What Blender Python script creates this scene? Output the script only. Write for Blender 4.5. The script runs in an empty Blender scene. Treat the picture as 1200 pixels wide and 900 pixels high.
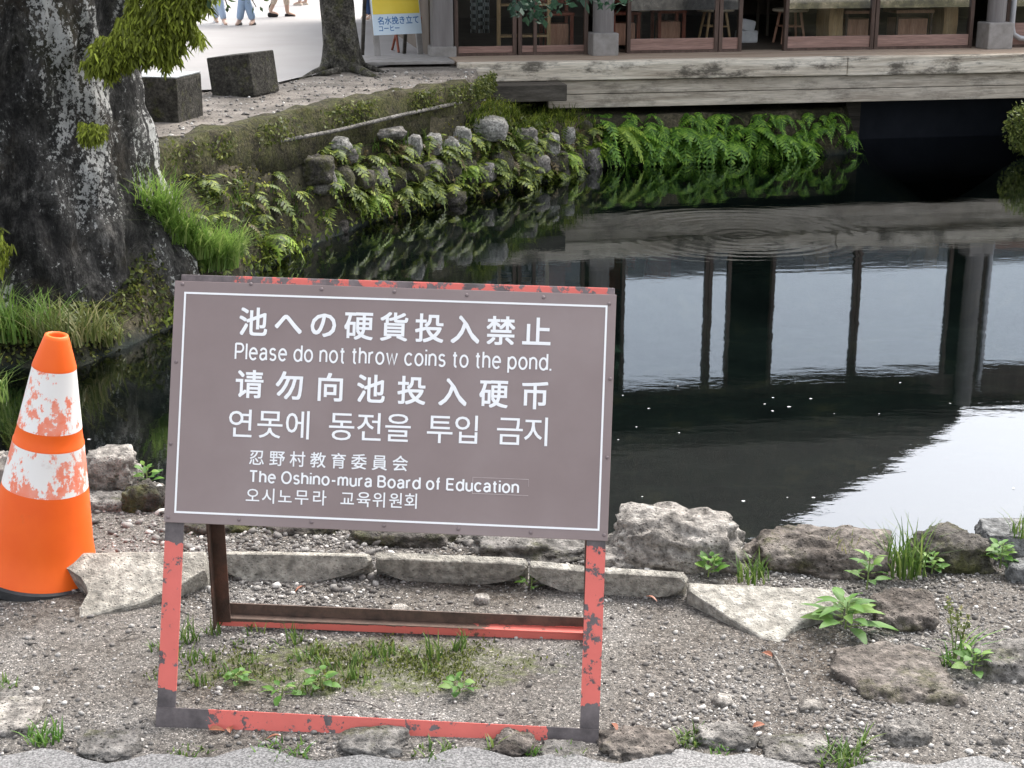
import bpy, bmesh, math, random
import numpy as np
from mathutils import Vector, Matrix, noise as mnoise
R = math.radians
rng = np.random.default_rng(7)
random.seed(7)
S = bpy.context.scene
COL = S.collection

# ------------------------------------------------------------------ camera
CAM_H, PITCH, FPX = 1.66, R(17.0), 1800.0
cd = bpy.data.cameras.new("Camera")
cd.sensor_width = 36.0
cd.lens = FPX / 1200.0 * 36.0
cd.clip_start = 0.05
cd.clip_end = 2000.0
cam = bpy.data.objects.new("Camera", cd)
COL.objects.link(cam)
cam.location = (0, 0, CAM_H)
cam.rotation_euler = (math.pi / 2 - PITCH, 0, 0)
S.camera = cam

# ------------------------------------------------------------------ sky, sun, exposure
W = bpy.data.worlds.new("World")
S.world = W
W.use_nodes = True
wn, wl = W.node_tree.nodes, W.node_tree.links
wn.clear()
wo = wn.new("ShaderNodeOutputWorld")
bg = wn.new("ShaderNodeBackground")
sky = wn.new("ShaderNodeTexSky")
sky.sky_type = 'NISHITA'
sky.sun_disc = False
sky.sun_elevation = R(56)
sky.sun_rotation = R(35)
sky.air_density = 1.0
sky.dust_density = 4.0
hs = wn.new("ShaderNodeHueSaturation")
hs.inputs['Saturation'].default_value = 0.32      # overcast: the cloud layer is nearly white
wl.new(sky.outputs[0], hs.inputs['Color'])
wl.new(hs.outputs[0], bg.inputs[0])
bg.inputs[1].default_value = 0.15
wl.new(bg.outputs[0], wo.inputs[0])
sd = bpy.data.lights.new("Sun", 'SUN')
sd.energy = 1.0
sd.angle = R(40)
sd.color = (1.0, 0.96, 0.9)
sun = bpy.data.objects.new("Sun", sd)
COL.objects.link(sun)
_az, _el = R(35), R(56)
sun.rotation_euler = Vector((math.sin(_az) * math.cos(_el), math.cos(_az) * math.cos(_el), math.sin(_el))).to_track_quat('Z', 'Y').to_euler()
S.view_settings.view_transform = 'Standard'
S.view_settings.look = 'None'
S.view_settings.gamma = 1.0
S.view_settings.use_curve_mapping = False
S.view_settings.exposure = 1.7
S.render.engine = 'CYCLES'
S.cycles.max_bounces = 10
S.cycles.transparent_max_bounces = 12
S.cycles.caustics_reflective = False
S.cycles.caustics_refractive = False

# ------------------------------------------------------------------ geometry helpers
CP, SP = math.cos(PITCH), math.sin(PITCH)
def ray(px, py):
    a, b = (px - 600) / FPX, (450 - py) / FPX
    return Vector((a, CP + b * SP, -SP + b * CP))
def at(px, py, z=0.0):                     # point of the place at height z
    d = ray(px, py)
    t = (z - CAM_H) / d.z
    return Vector((d.x * t, d.y * t, z))
def atY(px, py, Y):                        # point of the place at distance Y
    d = ray(px, py)
    t = Y / d.y
    return Vector((d.x * t, Y, CAM_H + d.z * t))
MW = {}
def mw(o):
    return MW.get(o, Matrix.Identity(4))

def tag(o, label=None, cat=None, group=None, kind=None):
    if label: o['label'] = label
    if cat: o['category'] = cat
    if group: o['group'] = group
    if kind: o['kind'] = kind
    return o
def empty(name, loc=(0, 0, 0), rz=0.0, mat=None):
    o = bpy.data.objects.new(name, None)
    COL.objects.link(o)
    o.empty_display_size = 0.1
    m = mat if mat is not None else Matrix.Translation(Vector(loc)) @ Matrix.Rotation(rz, 4, 'Z')
    o.matrix_world = m
    MW[o] = m.copy()
    return o
def raw(name, V, F, mat, parent=None, smooth=False, mats=None, midx=None):
    """V in world space (n,3), F list of faces or (n,k) int array -> ONE mesh object"""
    V = np.asarray(V, dtype=np.float64)
    if parent is not None:
        inv = np.array(mw(parent).inverted())
        V = V @ inv[:3, :3].T + inv[:3, 3]
        org = Vector((0, 0, 0))
    else:
        org = Vector((float((V[:, 0].min() + V[:, 0].max()) / 2), float((V[:, 1].min() + V[:, 1].max()) / 2), float(V[:, 2].min())))
        V = V - np.array(org)
    me = bpy.data.meshes.new(name)
    if isinstance(F, np.ndarray):
        n, k = F.shape
        me.vertices.add(len(V)); me.vertices.foreach_set("co", V.astype(np.float32).ravel())
        me.loops.add(n * k); me.loops.foreach_set("vertex_index", F.astype(np.int32).ravel())
        me.polygons.add(n); me.polygons.foreach_set("loop_start", np.arange(0, n * k, k, dtype=np.int32))
        me.update(calc_edges=True)
    else:
        me.from_pydata([tuple(v) for v in V], [], F)
        me.update()
    if smooth:
        me.polygons.foreach_set("use_smooth", np.ones(len(me.polygons), dtype=bool))
    for m in (mats or [mat]):
        me.materials.append(m)
    if midx is not None:
        me.polygons.foreach_set("material_index", np.asarray(midx, dtype=np.int32))
    o = bpy.data.objects.new(name, me)
    COL.objects.link(o)
    if parent is not None:
        o.parent = parent
        MW[o] = mw(parent).copy()
    else:
        o.location = org
        MW[o] = Matrix.Translation(org)
    return o

class MB:
    """collects shapes (in the space of T) and builds one mesh"""
    def __init__(s, T=None):
        s.V, s.F, s.T = [], [], T or Matrix.Identity(4)
    def add(s, vs, fs):
        b = len(s.V)
        s.V += [tuple(s.T @ Vector(v)) for v in vs]
        s.F += [tuple(i + b for i in f) for f in fs]
        return s
    def box(s, x0, x1, y0, y1, z0, z1, bev=0.0, rot=None):
        if bev <= 0:
            vs = [(x, y, z) for x in (x0, x1) for y in (y0, y1) for z in (z0, z1)]
            fs = [(0, 1, 3, 2), (4, 6, 7, 5), (0, 4, 5, 1), (2, 3, 7, 6), (0, 2, 6, 4), (1, 5, 7, 3)]
        else:
            bm = bmesh.new()
            bmesh.ops.create_cube(bm, size=1)
            for v in bm.verts:
                v.co = Vector(((x0 + x1) / 2 + v.co.x * (x1 - x0), (y0 + y1) / 2 + v.co.y * (y1 - y0), (z0 + z1) / 2 + v.co.z * (z1 - z0)))
            bmesh.ops.bevel(bm, geom=list(bm.edges), offset=bev, segments=2, affect='EDGES', profile=0.6)
            bm.verts.index_update()
            vs = [tuple(v.co) for v in bm.verts]
            fs = [tuple(v.index for v in f.verts) for f in bm.faces]
            bm.free()
        if rot is not None:
            c = Vector(((x0 + x1) / 2, (y0 + y1) / 2, (z0 + z1) / 2))
            vs = [tuple(rot @ (Vector(v) - c) + c) for v in vs]
        return s.add(vs, fs)
    def tube(s, pts, rad, n=10, cap=True):
        pts = [Vector(p) for p in pts]
        if not hasattr(rad, '__len__'): rad = [rad] * len(pts)
        vs, fs = [], []
        up = Vector((0, 0, 1))
        for i, p in enumerate(pts):
            d = (pts[min(i + 1, len(pts) - 1)] - pts[max(i - 1, 0)]).normalized()
            ref = Vector((1, 0, 0)) if abs(d.z) > 0.9 else up
            a = d.cross(ref).normalized(); b = d.cross(a)
            for k in range(n):
                t = 2 * math.pi * k / n
                vs.append(tuple(p + (a * math.cos(t) + b * math.sin(t)) * rad[i]))
        for i in range(len(pts) - 1):
            for k in range(n):
                fs.append((i * n + k, i * n + (k + 1) % n, (i + 1) * n + (k + 1) % n, (i + 1) * n + k))
        if cap:
            fs.append(tuple(range(n - 1, -1, -1)))
            fs.append(tuple((len(pts) - 1) * n + k for k in range(n)))
        return s.add(vs, fs)
    def lathe(s, prof, n=32, cx=0, cy=0):
        vs, fs = [], []
        for r, z in prof:
            for k in range(n):
                t = 2 * math.pi * k / n
                vs.append((cx + r * math.cos(t), cy + r * math.sin(t), z))
        for i in range(len(prof) - 1):
            for k in range(n):
                fs.append((i * n + k, i * n + (k + 1) % n, (i + 1) * n + (k + 1) % n, (i + 1) * n + k))
        return s.add(vs, fs)
    def build(s, name, mat, parent=None, smooth=False):
        return raw(name, s.V, s.F, mat, parent, smooth)

# ------------------------------------------------------------------ materials
class NT:
    def __init__(s, name):
        s.m = bpy.data.materials.new(name)
        s.m.use_nodes = True
        s.n, s.l = s.m.node_tree.nodes, s.m.node_tree.links
        s.n.clear()
        s.out = s.n.new("ShaderNodeOutputMaterial")
    def node(s, t, **kw):
        x = s.n.new(t)
        for k, v in kw.items():
            if k.startswith('i_'):
                key = k[2:]
                x.inputs[int(key) if key.isdigit() else key.replace('_', ' ')].default_value = v
            else:
                setattr(x, k, v)
        return x
    def link(s, a, b): s.l.new(a, b)
    def coord(s, which='Object', scale=(1, 1, 1), loc=(0, 0, 0), rot=(0, 0, 0)):
        if which == 'World':
            c = s.node("ShaderNodeNewGeometry").outputs['Position']
        else:
            c = s.node("ShaderNodeTexCoord").outputs[which]
        mp = s.node("ShaderNodeMapping")
        mp.inputs['Scale'].default_value = scale
        mp.inputs['Location'].default_value = loc
        mp.inputs['Rotation'].default_value = rot
        s.link(c, mp.inputs[0])
        return mp.outputs[0]
    def noise(s, vec, scale, detail=6, rough=0.55, dist=0.0):
        x = s.node("ShaderNodeTexNoise")
        x.inputs['Scale'].default_value = scale
        x.inputs['Detail'].default_value = detail
        x.inputs['Roughness'].default_value = rough
        x.inputs['Distortion'].default_value = dist
        if vec is not None: s.link(vec, x.inputs['Vector'])
        return x.outputs['Fac']
    def voro(s, vec, scale, feature='F1', out='Distance'):
        x = s.node("ShaderNodeTexVoronoi")
        x.feature = feature
        x.inputs['Scale'].default_value = scale
        s.link(vec, x.inputs['Vector'])
        return x.outputs[out]
    def ramp(s, fac, stops, interp='LINEAR'):
        x = s.node("ShaderNodeValToRGB")
        x.color_ramp.interpolation = interp
        e = x.color_ramp.elements
        while len(e) < len(stops): e.new(0.5)
        for el, (p, c) in zip(e, stops):
            el.position = p
            el.color = (c, c, c, 1) if not hasattr(c, '__len__') else (*c[:3], 1)
        s.link(fac, x.inputs[0])
        return x.outputs[0]
    def mix(s, fac, a, b, mode='MIX'):
        x = s.node("ShaderNodeMix")
        x.data_type = 'RGBA'; x.blend_type = mode
        for k, v in ((0, fac), (6, a), (7, b)):
            if hasattr(v, 'is_linked'): s.link(v, x.inputs[k])
            elif k == 0: x.inputs[0].default_value = v
            else: x.inputs[k].default_value = (*v[:3], 1)
        return x.outputs[2]
    def math(s, op, a, b=0.0, clamp=False):
        x = s.node("ShaderNodeMath")
        x.operation = op; x.use_clamp = clamp
        for k, v in ((0, a), (1, b)):
            if hasattr(v, 'is_linked'): s.link(v, x.inputs[k])
            else: x.inputs[k].default_value = v
        return x.outputs[0]
    def bump(s, h, strength=0.3, dist=0.01, normal=None):
        x = s.node("ShaderNodeBump")
        x.inputs['Strength'].default_value = strength
        x.inputs['Distance'].default_value = dist
        s.link(h, x.inputs['Height'])
        if normal is not None: s.link(normal, x.inputs['Normal'])
        return x.outputs[0]
    def bsdf(s, color, rough=0.8, normal=None, metallic=0.0, spec=0.5, **kw):
        x = s.node("ShaderNodeBsdfPrincipled")
        for k, v in (('Base Color', color), ('Roughness', rough), ('Metallic', metallic), ('Specular IOR Level', spec)):
            if hasattr(v, 'is_linked'): s.link(v, x.inputs[k])
            elif k == 'Base Color': x.inputs[k].default_value = (*v[:3], 1)
            else: x.inputs[k].default_value = v
        if normal is not None: s.link(normal, x.inputs['Normal'])
        return x.outputs[0]
    def done(s, sh):
        s.link(sh, s.out.inputs[0])
        return s.m

def pmat(name, stops, scale=6, detail=7, rough=0.8, bump=0.3, bscale=40, bdist=0.01, stretch=(1, 1, 1), metallic=0.0, spec=0.4, coords='Object', dist=0.0):
    t = NT(name)
    c = t.coord(coords, stretch)
    n = t.noise(c, scale, detail, 0.6, dist)
    col = t.ramp(n, stops)
    nb = t.noise(c, bscale, 6, 0.65)
    return t.done(t.bsdf(col, rough, t.bump(nb, bump, bdist), metallic, spec))

def leafmat(name, a, b, c=None, trans=0.35, rough=0.5):
    t = NT(name)
    g = t.node("ShaderNodeNewGeometry")
    col = t.ramp(g.outputs['Random Per Island'], [(0.0, a), (0.6, b), (1.0, c or b)])
    p = t.bsdf(col, rough, None, 0, 0.35)
    tr = t.node("ShaderNodeBsdfTranslucent")
    t.link(col, tr.inputs[0])
    mx = t.node("ShaderNodeMixShader")
    mx.inputs[0].default_value = trans
    t.link(p, mx.inputs[1]); t.link(tr.outputs[0], mx.inputs[2])
    return t.done(mx.outputs[0])

M = {}
# --- ground sheet
def ground_material():
    t = NT("ground_soil")
    c = t.coord('World')
    n1 = t.noise(c, 2.3, 8, 0.62)
    n2 = t.noise(c, 55, 5, 0.6)
    n3 = t.noise(c, 260, 3, 0.6)
    soil = t.ramp(n1, [(0.36, (0.062, 0.051, 0.041)), (0.48, (0.115, 0.103, 0.091)), (0.66, (0.19, 0.179, 0.166))])
    grit = t.ramp(n3, [(0.42, 0.45), (0.55, 1.0), (0.68, 1.9)])
    soil = t.mix(1.0, soil, grit, 'MULTIPLY')
    cells = t.node("ShaderNodeTexVoronoi"); cells.inputs['Scale'].default_value = 210; t.link(c, cells.inputs['Vector'])
    sep = t.node("ShaderNodeSeparateColor"); t.link(cells.outputs['Color'], sep.inputs[0])
    grain = t.ramp(sep.outputs[0], [(0.0, 0.55), (0.6, 1.0), (0.86, 1.5), (0.95, 3.0), (1.0, 4.2)])
    soil = t.mix(0.75, soil, t.mix(1.0, soil, grain, 'MULTIPLY'))
    soil = t.mix(t.ramp(n2, [(0.45, 0.0), (0.62, 0.5)]), soil, (0.22, 0.20, 0.175))
    # moss patch inside the sign's feet
    sx = t.node("ShaderNodeSeparateXYZ"); t.link(t.node("ShaderNodeNewGeometry").outputs['Position'], sx.inputs[0])
    ex = t.math('MULTIPLY', t.math('ADD', sx.outputs[0], 0.33), 2.3)
    ey = t.math('MULTIPLY', t.math('SUBTRACT', sx.outputs[1], 3.20), 6.5)
    r2 = t.math('ADD', t.math('MULTIPLY', ex, ex), t.math('MULTIPLY', ey, ey))
    r2 = t.math('ADD', r2, t.math('MULTIPLY', t.math('SUBTRACT', t.noise(c, 9, 6, 0.7), 0.5), 3.0))
    mossm = t.ramp(r2, [(0.45, 1.0), (1.0, 0.0)])
    mossc = t.ramp(n2, [(0.35, (0.05, 0.055, 0.016)), (0.6, (0.10, 0.12, 0.03)), (0.75, (0.15, 0.17, 0.05))])
    mossm = t.math('MULTIPLY', mossm, t.ramp(t.noise(c, 34, 6, 0.75), [(0.42, 0.15), (0.58, 1.0)]))
    col = t.mix(t.math('MULTIPLY', mossm, 0.85), soil, mossc)
    # far banks: mossy soil, and dark mud under water
    far = t.ramp(t.math('MULTIPLY', sx.outputs[1], 0.1), [(0.62, 0.0), (0.7, 1.0)])
    bank = t.ramp(t.noise(c, 1.7, 8, 0.7), [(0.36, (0.010, 0.009, 0.005)), (0.5, (0.032, 0.029, 0.014)), (0.64, (0.09, 0.075, 0.05))])
    bank = t.mix(0.8, bank, t.mix(1.0, bank, t.ramp(t.noise(c, 30, 6, 0.75), [(0.38, 0.3), (0.5, 1.0), (0.65, 2.0)]), 'MULTIPLY'))
    col = t.mix(far, col, bank)
    top = t.ramp(t.math('ADD', sx.outputs[2], 0.5), [(0.34, 0.0), (0.48, 1.0)])
    dirt = t.ramp(t.noise(c, 3.0, 8, 0.7), [(0.35, (0.09, 0.08, 0.068)), (0.5, (0.17, 0.15, 0.13)), (0.68, (0.27, 0.24, 0.21))])
    dirt = t.mix(0.6, dirt, t.mix(1.0, dirt, t.ramp(t.noise(c, 40, 4, 0.7), [(0.4, 0.4), (0.6, 1.6)]), 'MULTIPLY'))
    col = t.mix(t.math('MULTIPLY', far, top), col, dirt)
    wet = t.ramp(t.math('ADD', sx.outputs[2], 2.0), [(0.88, 1.0), (1.0, 0.0)])
    shal = t.ramp(t.math('MULTIPLY', sx.outputs[1], 0.1), [(0.60, 1.0), (1.1, 0.0)])
    gbed = t.ramp(t.noise(c, 4.2, 9, 0.75), [(0.38, (0.010, 0.012, 0.006)), (0.5, (0.06, 0.053, 0.026)), (0.62, (0.30, 0.255, 0.14))])
    mud = t.ramp(t.noise(c, 2.0, 7, 0.65), [(0.35, (0.004, 0.009, 0.010)), (0.55, (0.013, 0.021, 0.019)), (0.72, (0.05, 0.046, 0.028))])
    mud = t.mix(shal, mud, gbed)
    col = t.mix(wet, col, mud)
    # the near bank's unseen stone drop, coloured dark to dim the cafe glass reflections
    stone = t.math('MULTIPLY', t.ramp(t.math('ADD', sx.outputs[2], 1.0), [(0.88, 1.0), (0.95, 0.0)]), t.math('SUBTRACT', 1.0, far))
    col = t.mix(stone, col, t.ramp(t.noise(c, 9, 7, 0.7), [(0.35, (0.012, 0.011, 0.01)), (0.65, (0.05, 0.046, 0.04))]))
    h = t.math('ADD', n2, t.math('MULTIPLY', n3, 0.6))
    return t.done(t.bsdf(col, 0.9, t.bump(h, 0.7, 0.012), 0, 0.25))
M['ground'] = ground_material()

def pebble_material(name, stops):
    t = NT(name)
    g = t.node("ShaderNodeNewGeometry")
    col = t.ramp(g.outputs['Random Per Island'], stops)
    n = t.noise(t.coord('World'), 330, 3, 0.6)
    col = t.mix(1.0, col, t.ramp(n, [(0.35, 0.7), (0.65, 1.25)]), 'MULTIPLY')
    return t.done(t.bsdf(col, 0.75, None, 0, 0.3))
M['pebble'] = pebble_material("gravel_pebbles", [(0, (0.066, 0.06, 0.054)), (0.3, (0.12, 0.111, 0.102)), (0.6, (0.19, 0.178, 0.166)), (0.84, (0.31, 0.295, 0.275)), (0.95, (0.50, 0.475, 0.44)), (1, (0.66, 0.64, 0.60))])

def rock_material(name, lo, mid, hi, moss=0.3, pore=1.0, contrast=.7):
    t = NT(name)
    c = t.coord('World')
    n1 = t.noise(c, 7, 9, 0.68)
    n2 = t.noise(c, 38, 6, 0.7)
    col = t.ramp(n1, [(0.32, lo), (0.5, mid), (0.68, hi)])
    col = t.mix(contrast, col, t.mix(1.0, col, t.ramp(n2, [(0.36, 0.25), (0.5, 1.0), (0.64, 2.1)]), 'MULTIPLY'))
    pits = t.ramp(t.voro(c, 85), [(0.12, 0.25), (0.3, 1.0)])
    pmask = t.ramp(t.noise(c, 11, 4, 0.6), [(0.48, 0.0), (0.6, pore)])
    col = t.mix(pmask, col, t.mix(1.0, col, pits, 'MULTIPLY'))
    if moss > 0:
        mm = t.ramp(t.noise(c, 6, 8, 0.75), [(0.60 - moss * 0.2, 0.0), (0.74 - moss * 0.2, 0.85)])
        mcol = t.ramp(n2, [(0.35, (0.035, 0.04, 0.012)), (0.65, (0.12, 0.12, 0.035))])
        col = t.mix(mm, col, mcol)
    h = t.math('ADD', t.math('MULTIPLY', n1, 1.5), t.math('ADD', n2, t.math('MULTIPLY', pits, 0.4)))
    return t.done(t.bsdf(col, 0.88, t.bump(h, contrast * 1.3, 0.03), 0, 0.25))
M['rock_pale'] = rock_material("rock_pale", (0.15, 0.135, 0.118), (0.30, 0.275, 0.245), (0.44, 0.41, 0.37), 0.05)
M['rock_grey'] = rock_material("rock_grey", (0.095, 0.087, 0.077), (0.195, 0.182, 0.166), (0.31, 0.29, 0.265), 0.3)
M['rock_brown'] = rock_material("rock_brown", (0.085, 0.07, 0.058), (0.17, 0.147, 0.127), (0.27, 0.24, 0.21), 0.25)
M['rock_dark'] = rock_material("rock_dark", (0.03, 0.027, 0.023), (0.075, 0.067, 0.058), (0.15, 0.135, 0.12), 0.7)
M['rock_block'] = rock_material("rock_block", (0.13, 0.13, 0.125), (0.19, 0.19, 0.185), (0.25, 0.25, 0.24), 0.0, 0.3)
M['rock_bank'] = rock_material("rock_bank", (0.16, 0.155, 0.145), (0.30, 0.29, 0.265), (0.44, 0.42, 0.39), 0.15)
M['cube'] = rock_material("cube_stone", (0.022, 0.02, 0.016), (0.05, 0.046, 0.038), (0.095, 0.088, 0.075), 0.25, 0.3)
M['cubesheen'] = pmat("cube_top_sheen", [(0.35, (0.16, 0.17, 0.17)), (0.6, (0.28, 0.29, 0.29))], 7, rough=0.25, bump=0.1, spec=0.6)  # sky sheen of the wet top put into a paler colour
M['kerb'] = rock_material("kerb_concrete", (0.22, 0.205, 0.175), (0.315, 0.295, 0.255), (0.41, 0.39, 0.345), -1.0, 0.4, .5)
M['mosskerb'] = rock_material("mossy_kerb", (0.018, 0.015, 0.009), (0.055, 0.048, 0.026), (0.12, 0.105, 0.065), 0.8, 1.0, .9)
M['asphalt'] = pmat("asphalt", [(0.35, (0.09, 0.088, 0.085)), (0.5, (0.19, 0.185, 0.18)), (0.68, (0.34, 0.33, 0.32))], 190, 4, 0.9, 0.6, 260, 0.006, coords='World')
M['road'] = pmat("pale_paving", [(0.3, (0.25, 0.235, 0.225)), (0.7, (0.30, 0.285, 0.275))], 0.9, 8, 0.75, 0.15, 60, 0.004, coords='World')

# --- bark with lichen
def bark_material():
    t = NT("bark_lichen")
    c = t.coord('World', (1, 1, 0.6))
    cu = t.coord('World')
    n1 = t.noise(c, 3.4, 10, 0.75, 0.8)
    n2 = t.noise(c, 22, 8, 0.78, 0.4)
    fis = t.noise(t.coord('World', (1, 1, 0.4)), 13, 7, 0.7, 0.5)
    col = t.ramp(n1, [(0.36, (0.008, 0.0075, 0.007)), (0.5, (0.030, 0.028, 0.026)), (0.6, (0.085, 0.08, 0.073)), (0.7, (0.19, 0.18, 0.165))])
    col = t.mix(0.85, col, t.mix(1.0, col, t.ramp(n2, [(0.36, 0.2), (0.5, 1.0), (0.62, 2.6)]), 'MULTIPLY'))
    col = t.mix(t.ramp(fis, [(0.40, 0.85), (0.47, 0.0)]), col, (0.008, 0.007, 0.006))
    brown = t.ramp(t.noise(cu, 2.1, 5, 0.6), [(0.52, 0.0), (0.66, 0.6)])
    col = t.mix(brown, col, t.mix(1.0, (0.07, 0.052, 0.032), t.ramp(n2, [(0.36, 0.3), (0.64, 1.8)]), 'MULTIPLY'))
    drift = t.noise(t.coord('World', (1, 1, 0.33)), 2.7, 5, 0.65, 0.8)
    sp = t.noise(cu, 30, 5, 0.72)
    sp2 = t.noise(t.coord('World', (1, 1, 0.6)), 75, 4, 0.7)
    lm = t.math('ADD', t.math('ADD', t.math('MULTIPLY', drift, 1.0), t.math('MULTIPLY', sp, 0.55)), t.math('MULTIPLY', sp2, 0.30))
    lm = t.math('MULTIPLY', lm, 0.5)
    lmask = t.ramp(lm, [(0.505, 0.0), (0.516, 0.97)])
    soft = t.ramp(lm, [(0.45, 0.0), (0.53, 0.28)])
    col = t.mix(soft, col, (0.25, 0.245, 0.23))
    col = t.mix(lmask, col, (0.68, 0.67, 0.64))
    grn = t.ramp(t.noise(cu, 1.6, 6, 0.7), [(0.56, 0.0), (0.7, 0.5)])
    col = t.mix(t.math('MULTIPLY', grn, t.math('SUBTRACT', 1.0, lmask)), col, (0.06, 0.058, 0.02))
    h = t.math('ADD', t.math('MULTIPLY', n1, 2.0), t.math('ADD', t.math('ADD', n2, fis), t.math('MULTIPLY', lmask, 0.25)))
    return t.done(t.bsdf(col, 0.85, t.bump(h, 1.0, 0.05), 0, 0.3))
M['bark'] = bark_material()
M['bark2'] = rock_material("bark_grey", (0.02, 0.018, 0.015), (0.07, 0.064, 0.053), (0.17, 0.16, 0.135), 0.45, 0.4, .9)

M['moss_hang'] = leafmat("hanging_moss", (0.07, 0.085, 0.012), (0.22, 0.26, 0.03), (0.40, 0.47, 0.06), 0.3, 0.7)
M['leaf_tree'] = leafmat("tree_leaf", (0.018, 0.045, 0.012), (0.035, 0.085, 0.022), (0.07, 0.13, 0.03))
M['leaf_blue'] = leafmat("cool_leaf", (0.02, 0.05, 0.032), (0.04, 0.09, 0.055), (0.06, 0.12, 0.07))
M['fern'] = leafmat("fern_leaf", (0.035, 0.06, 0.011), (0.13, 0.18, 0.028), (0.32, 0.37, 0.06))
M['fern_bright'] = leafmat("fern_bright", (0.10, 0.19, 0.02), (0.22, 0.34, 0.035), (0.38, 0.50, 0.07))
M['fern_deep'] = leafmat("fern_deep", (0.035, 0.10, 0.012), (0.12, 0.26, 0.026), (0.26, 0.42, 0.05))
M['ivy'] = leafmat("bank_cover", (0.04, 0.055, 0.012), (0.11, 0.135, 0.03), (0.24, 0.26, 0.065))
M['mossleaf'] = leafmat("moss_leaf", (0.012, 0.011, 0.005), (0.065, 0.068, 0.016), (0.30, 0.29, 0.05), .2, .8)
M['grass'] = leafmat("grass_blade", (0.045, 0.09, 0.016), (0.10, 0.18, 0.032), (0.20, 0.26, 0.07))
M['grass_bright'] = leafmat("grass_bright", (0.10, 0.19, 0.035), (0.21, 0.34, 0.07), (0.36, 0.44, 0.14), .45)
M['grass_dry'] = leafmat("grass_mixed", (0.08, 0.11, 0.025), (0.17, 0.2, 0.06), (0.33, 0.29, 0.14))
M['weed'] = leafmat("weed_leaf", (0.055, 0.14, 0.02), (0.10, 0.22, 0.032), (0.19, 0.30, 0.055))
M['stem'] = pmat("green_stem", [(0.3, (0.12, 0.18, 0.05)), (0.7, (0.2, 0.26, 0.08))], 20)

# --- water
def water_material():
    t = NT("pond_water")
    c = t.coord('World', (1.0, 2.1, 1.0))
    n1 = t.noise(c, 1.1, 3, 0.5)
    n2 = t.noise(c, 9.0, 3, 0.55)
    pos = t.node("ShaderNodeNewGeometry").outputs['Position']
    # one set of rings spreading from a rising fish
    sub = t.node("ShaderNodeVectorMath", operation='SUBTRACT'); t.link(pos, sub.inputs[0]); sub.inputs[1].default_value = RING
    ln = t.node("ShaderNodeVectorMath", operation='LENGTH'); t.link(sub.outputs[0], ln.inputs[0])
    r = ln.outputs['Value']
    rings = t.math('MULTIPLY', t.math('SINE', t.math('MULTIPLY', r, 42.0)), t.ramp(t.math('MULTIPLY', r, 0.5), [(0.0, 0.6), (0.5, 0.8), (0.85, 0.0)]))
    h = t.math('ADD', t.math('MULTIPLY', n1, 1.0), t.math('ADD', t.math('MULTIPLY', n2, 0.16), t.math('MULTIPLY', rings, 0.12)))
    nrm = t.bump(h, 0.18, 0.009)
    fr = t.node("ShaderNodeFresnel"); fr.inputs['IOR'].default_value = 2.15
    t.link(nrm, fr.inputs['Normal'])
    gl = t.node("ShaderNodeBsdfGlossy"); gl.inputs['Roughness'].default_value = 0.015
    gl.inputs['Color'].default_value = (0.95, 0.97, 1, 1)
    t.link(nrm, gl.inputs['Normal'])
    tr = t.node("ShaderNodeBsdfTransparent"); tr.inputs[0].default_value = (0.74, 0.86, 0.82, 1)
    mx = t.node("ShaderNodeMixShader")
    t.link(fr.outputs[0], mx.inputs[0]); t.link(tr.outputs[0], mx.inputs[1]); t.link(gl.outputs[0], mx.inputs[2])
    return t.done(mx.outputs[0])
WZ = -1.10
RING = tuple(at(872, 276, WZ))
M['water'] = water_material()

def glass_material(name, ior, tint):
    t = NT(name)
    gl = t.node("ShaderNodeBsdfGlossy"); gl.inputs['Roughness'].default_value = 0.01
    gl.inputs['Color'].default_value = (0.93, 0.97, 1.0, 1)
    tr = t.node("ShaderNodeBsdfTransparent"); tr.inputs[0].default_value = (*tint, 1)
    fr = t.node("ShaderNodeFresnel"); fr.inputs['IOR'].default_value = ior
    mx = t.node("ShaderNodeMixShader")
    t.link(fr.outputs[0], mx.inputs[0]); t.link(tr.outputs[0], mx.inputs[1]); t.link(gl.outputs[0], mx.inputs[2])
    return t.done(mx.outputs[0])
M['glass'] = glass_material("clear_glass", 1.5, (0.93, 0.94, 0.93))
M['added_mirror'] = glass_material("added_mirror_glass", 13.0, (0.7, 0.72, 0.75))  # mirror coat added so the upper panes look brighter in the pond

# --- wood, metal, paint
def wood(name, lo, mid, hi, axis=(0.35, 6, 6), rough=0.75, stain=0.0, scale=2.2):
    t = NT(name)
    c = t.coord('Object', axis)
    n = t.noise(c, scale, 8, 0.62, 0.4)
    n2 = t.noise(c, scale * 7, 5, 0.6)
    col = t.ramp(n, [(0.3, lo), (0.5, mid), (0.7, hi)])
    col = t.mix(0.5, col, t.mix(1.0, col, t.ramp(n2, [(0.35, 0.55), (0.65, 1.35)]), 'MULTIPLY'))
    if stain > 0:
        sm = t.ramp(t.noise(t.coord('Object', (1, 2.0, 2.6)), 1.9, 9, 0.75), [(0.50, 0.0), (0.62, stain)])
        col = t.mix(sm, col, (0.045, 0.038, 0.028))
    return t.done(t.bsdf(col, rough, t.bump(t.math('ADD', n, n2), 0.5, 0.008), 0, 0.3))
M['beam'] = wood("weathered_beam", (0.30, 0.25, 0.19), (0.60, 0.53, 0.43), (0.80, 0.735, 0.63), stain=0.85)
M['beam2'] = wood("grey_beam", (0.26, 0.215, 0.165), (0.46, 0.40, 0.325), (0.62, 0.555, 0.465), stain=0.5)
M['darkwood'] = wood("dark_timber", (0.03, 0.026, 0.021), (0.065, 0.056, 0.046), (0.12, 0.105, 0.09), stain=0.3)
M['deckfloor'] = wood("deck_floor", (0.28, 0.2, 0.145), (0.42, 0.32, 0.24), (0.55, 0.45, 0.36), axis=(0.5, 12, 3))
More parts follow.
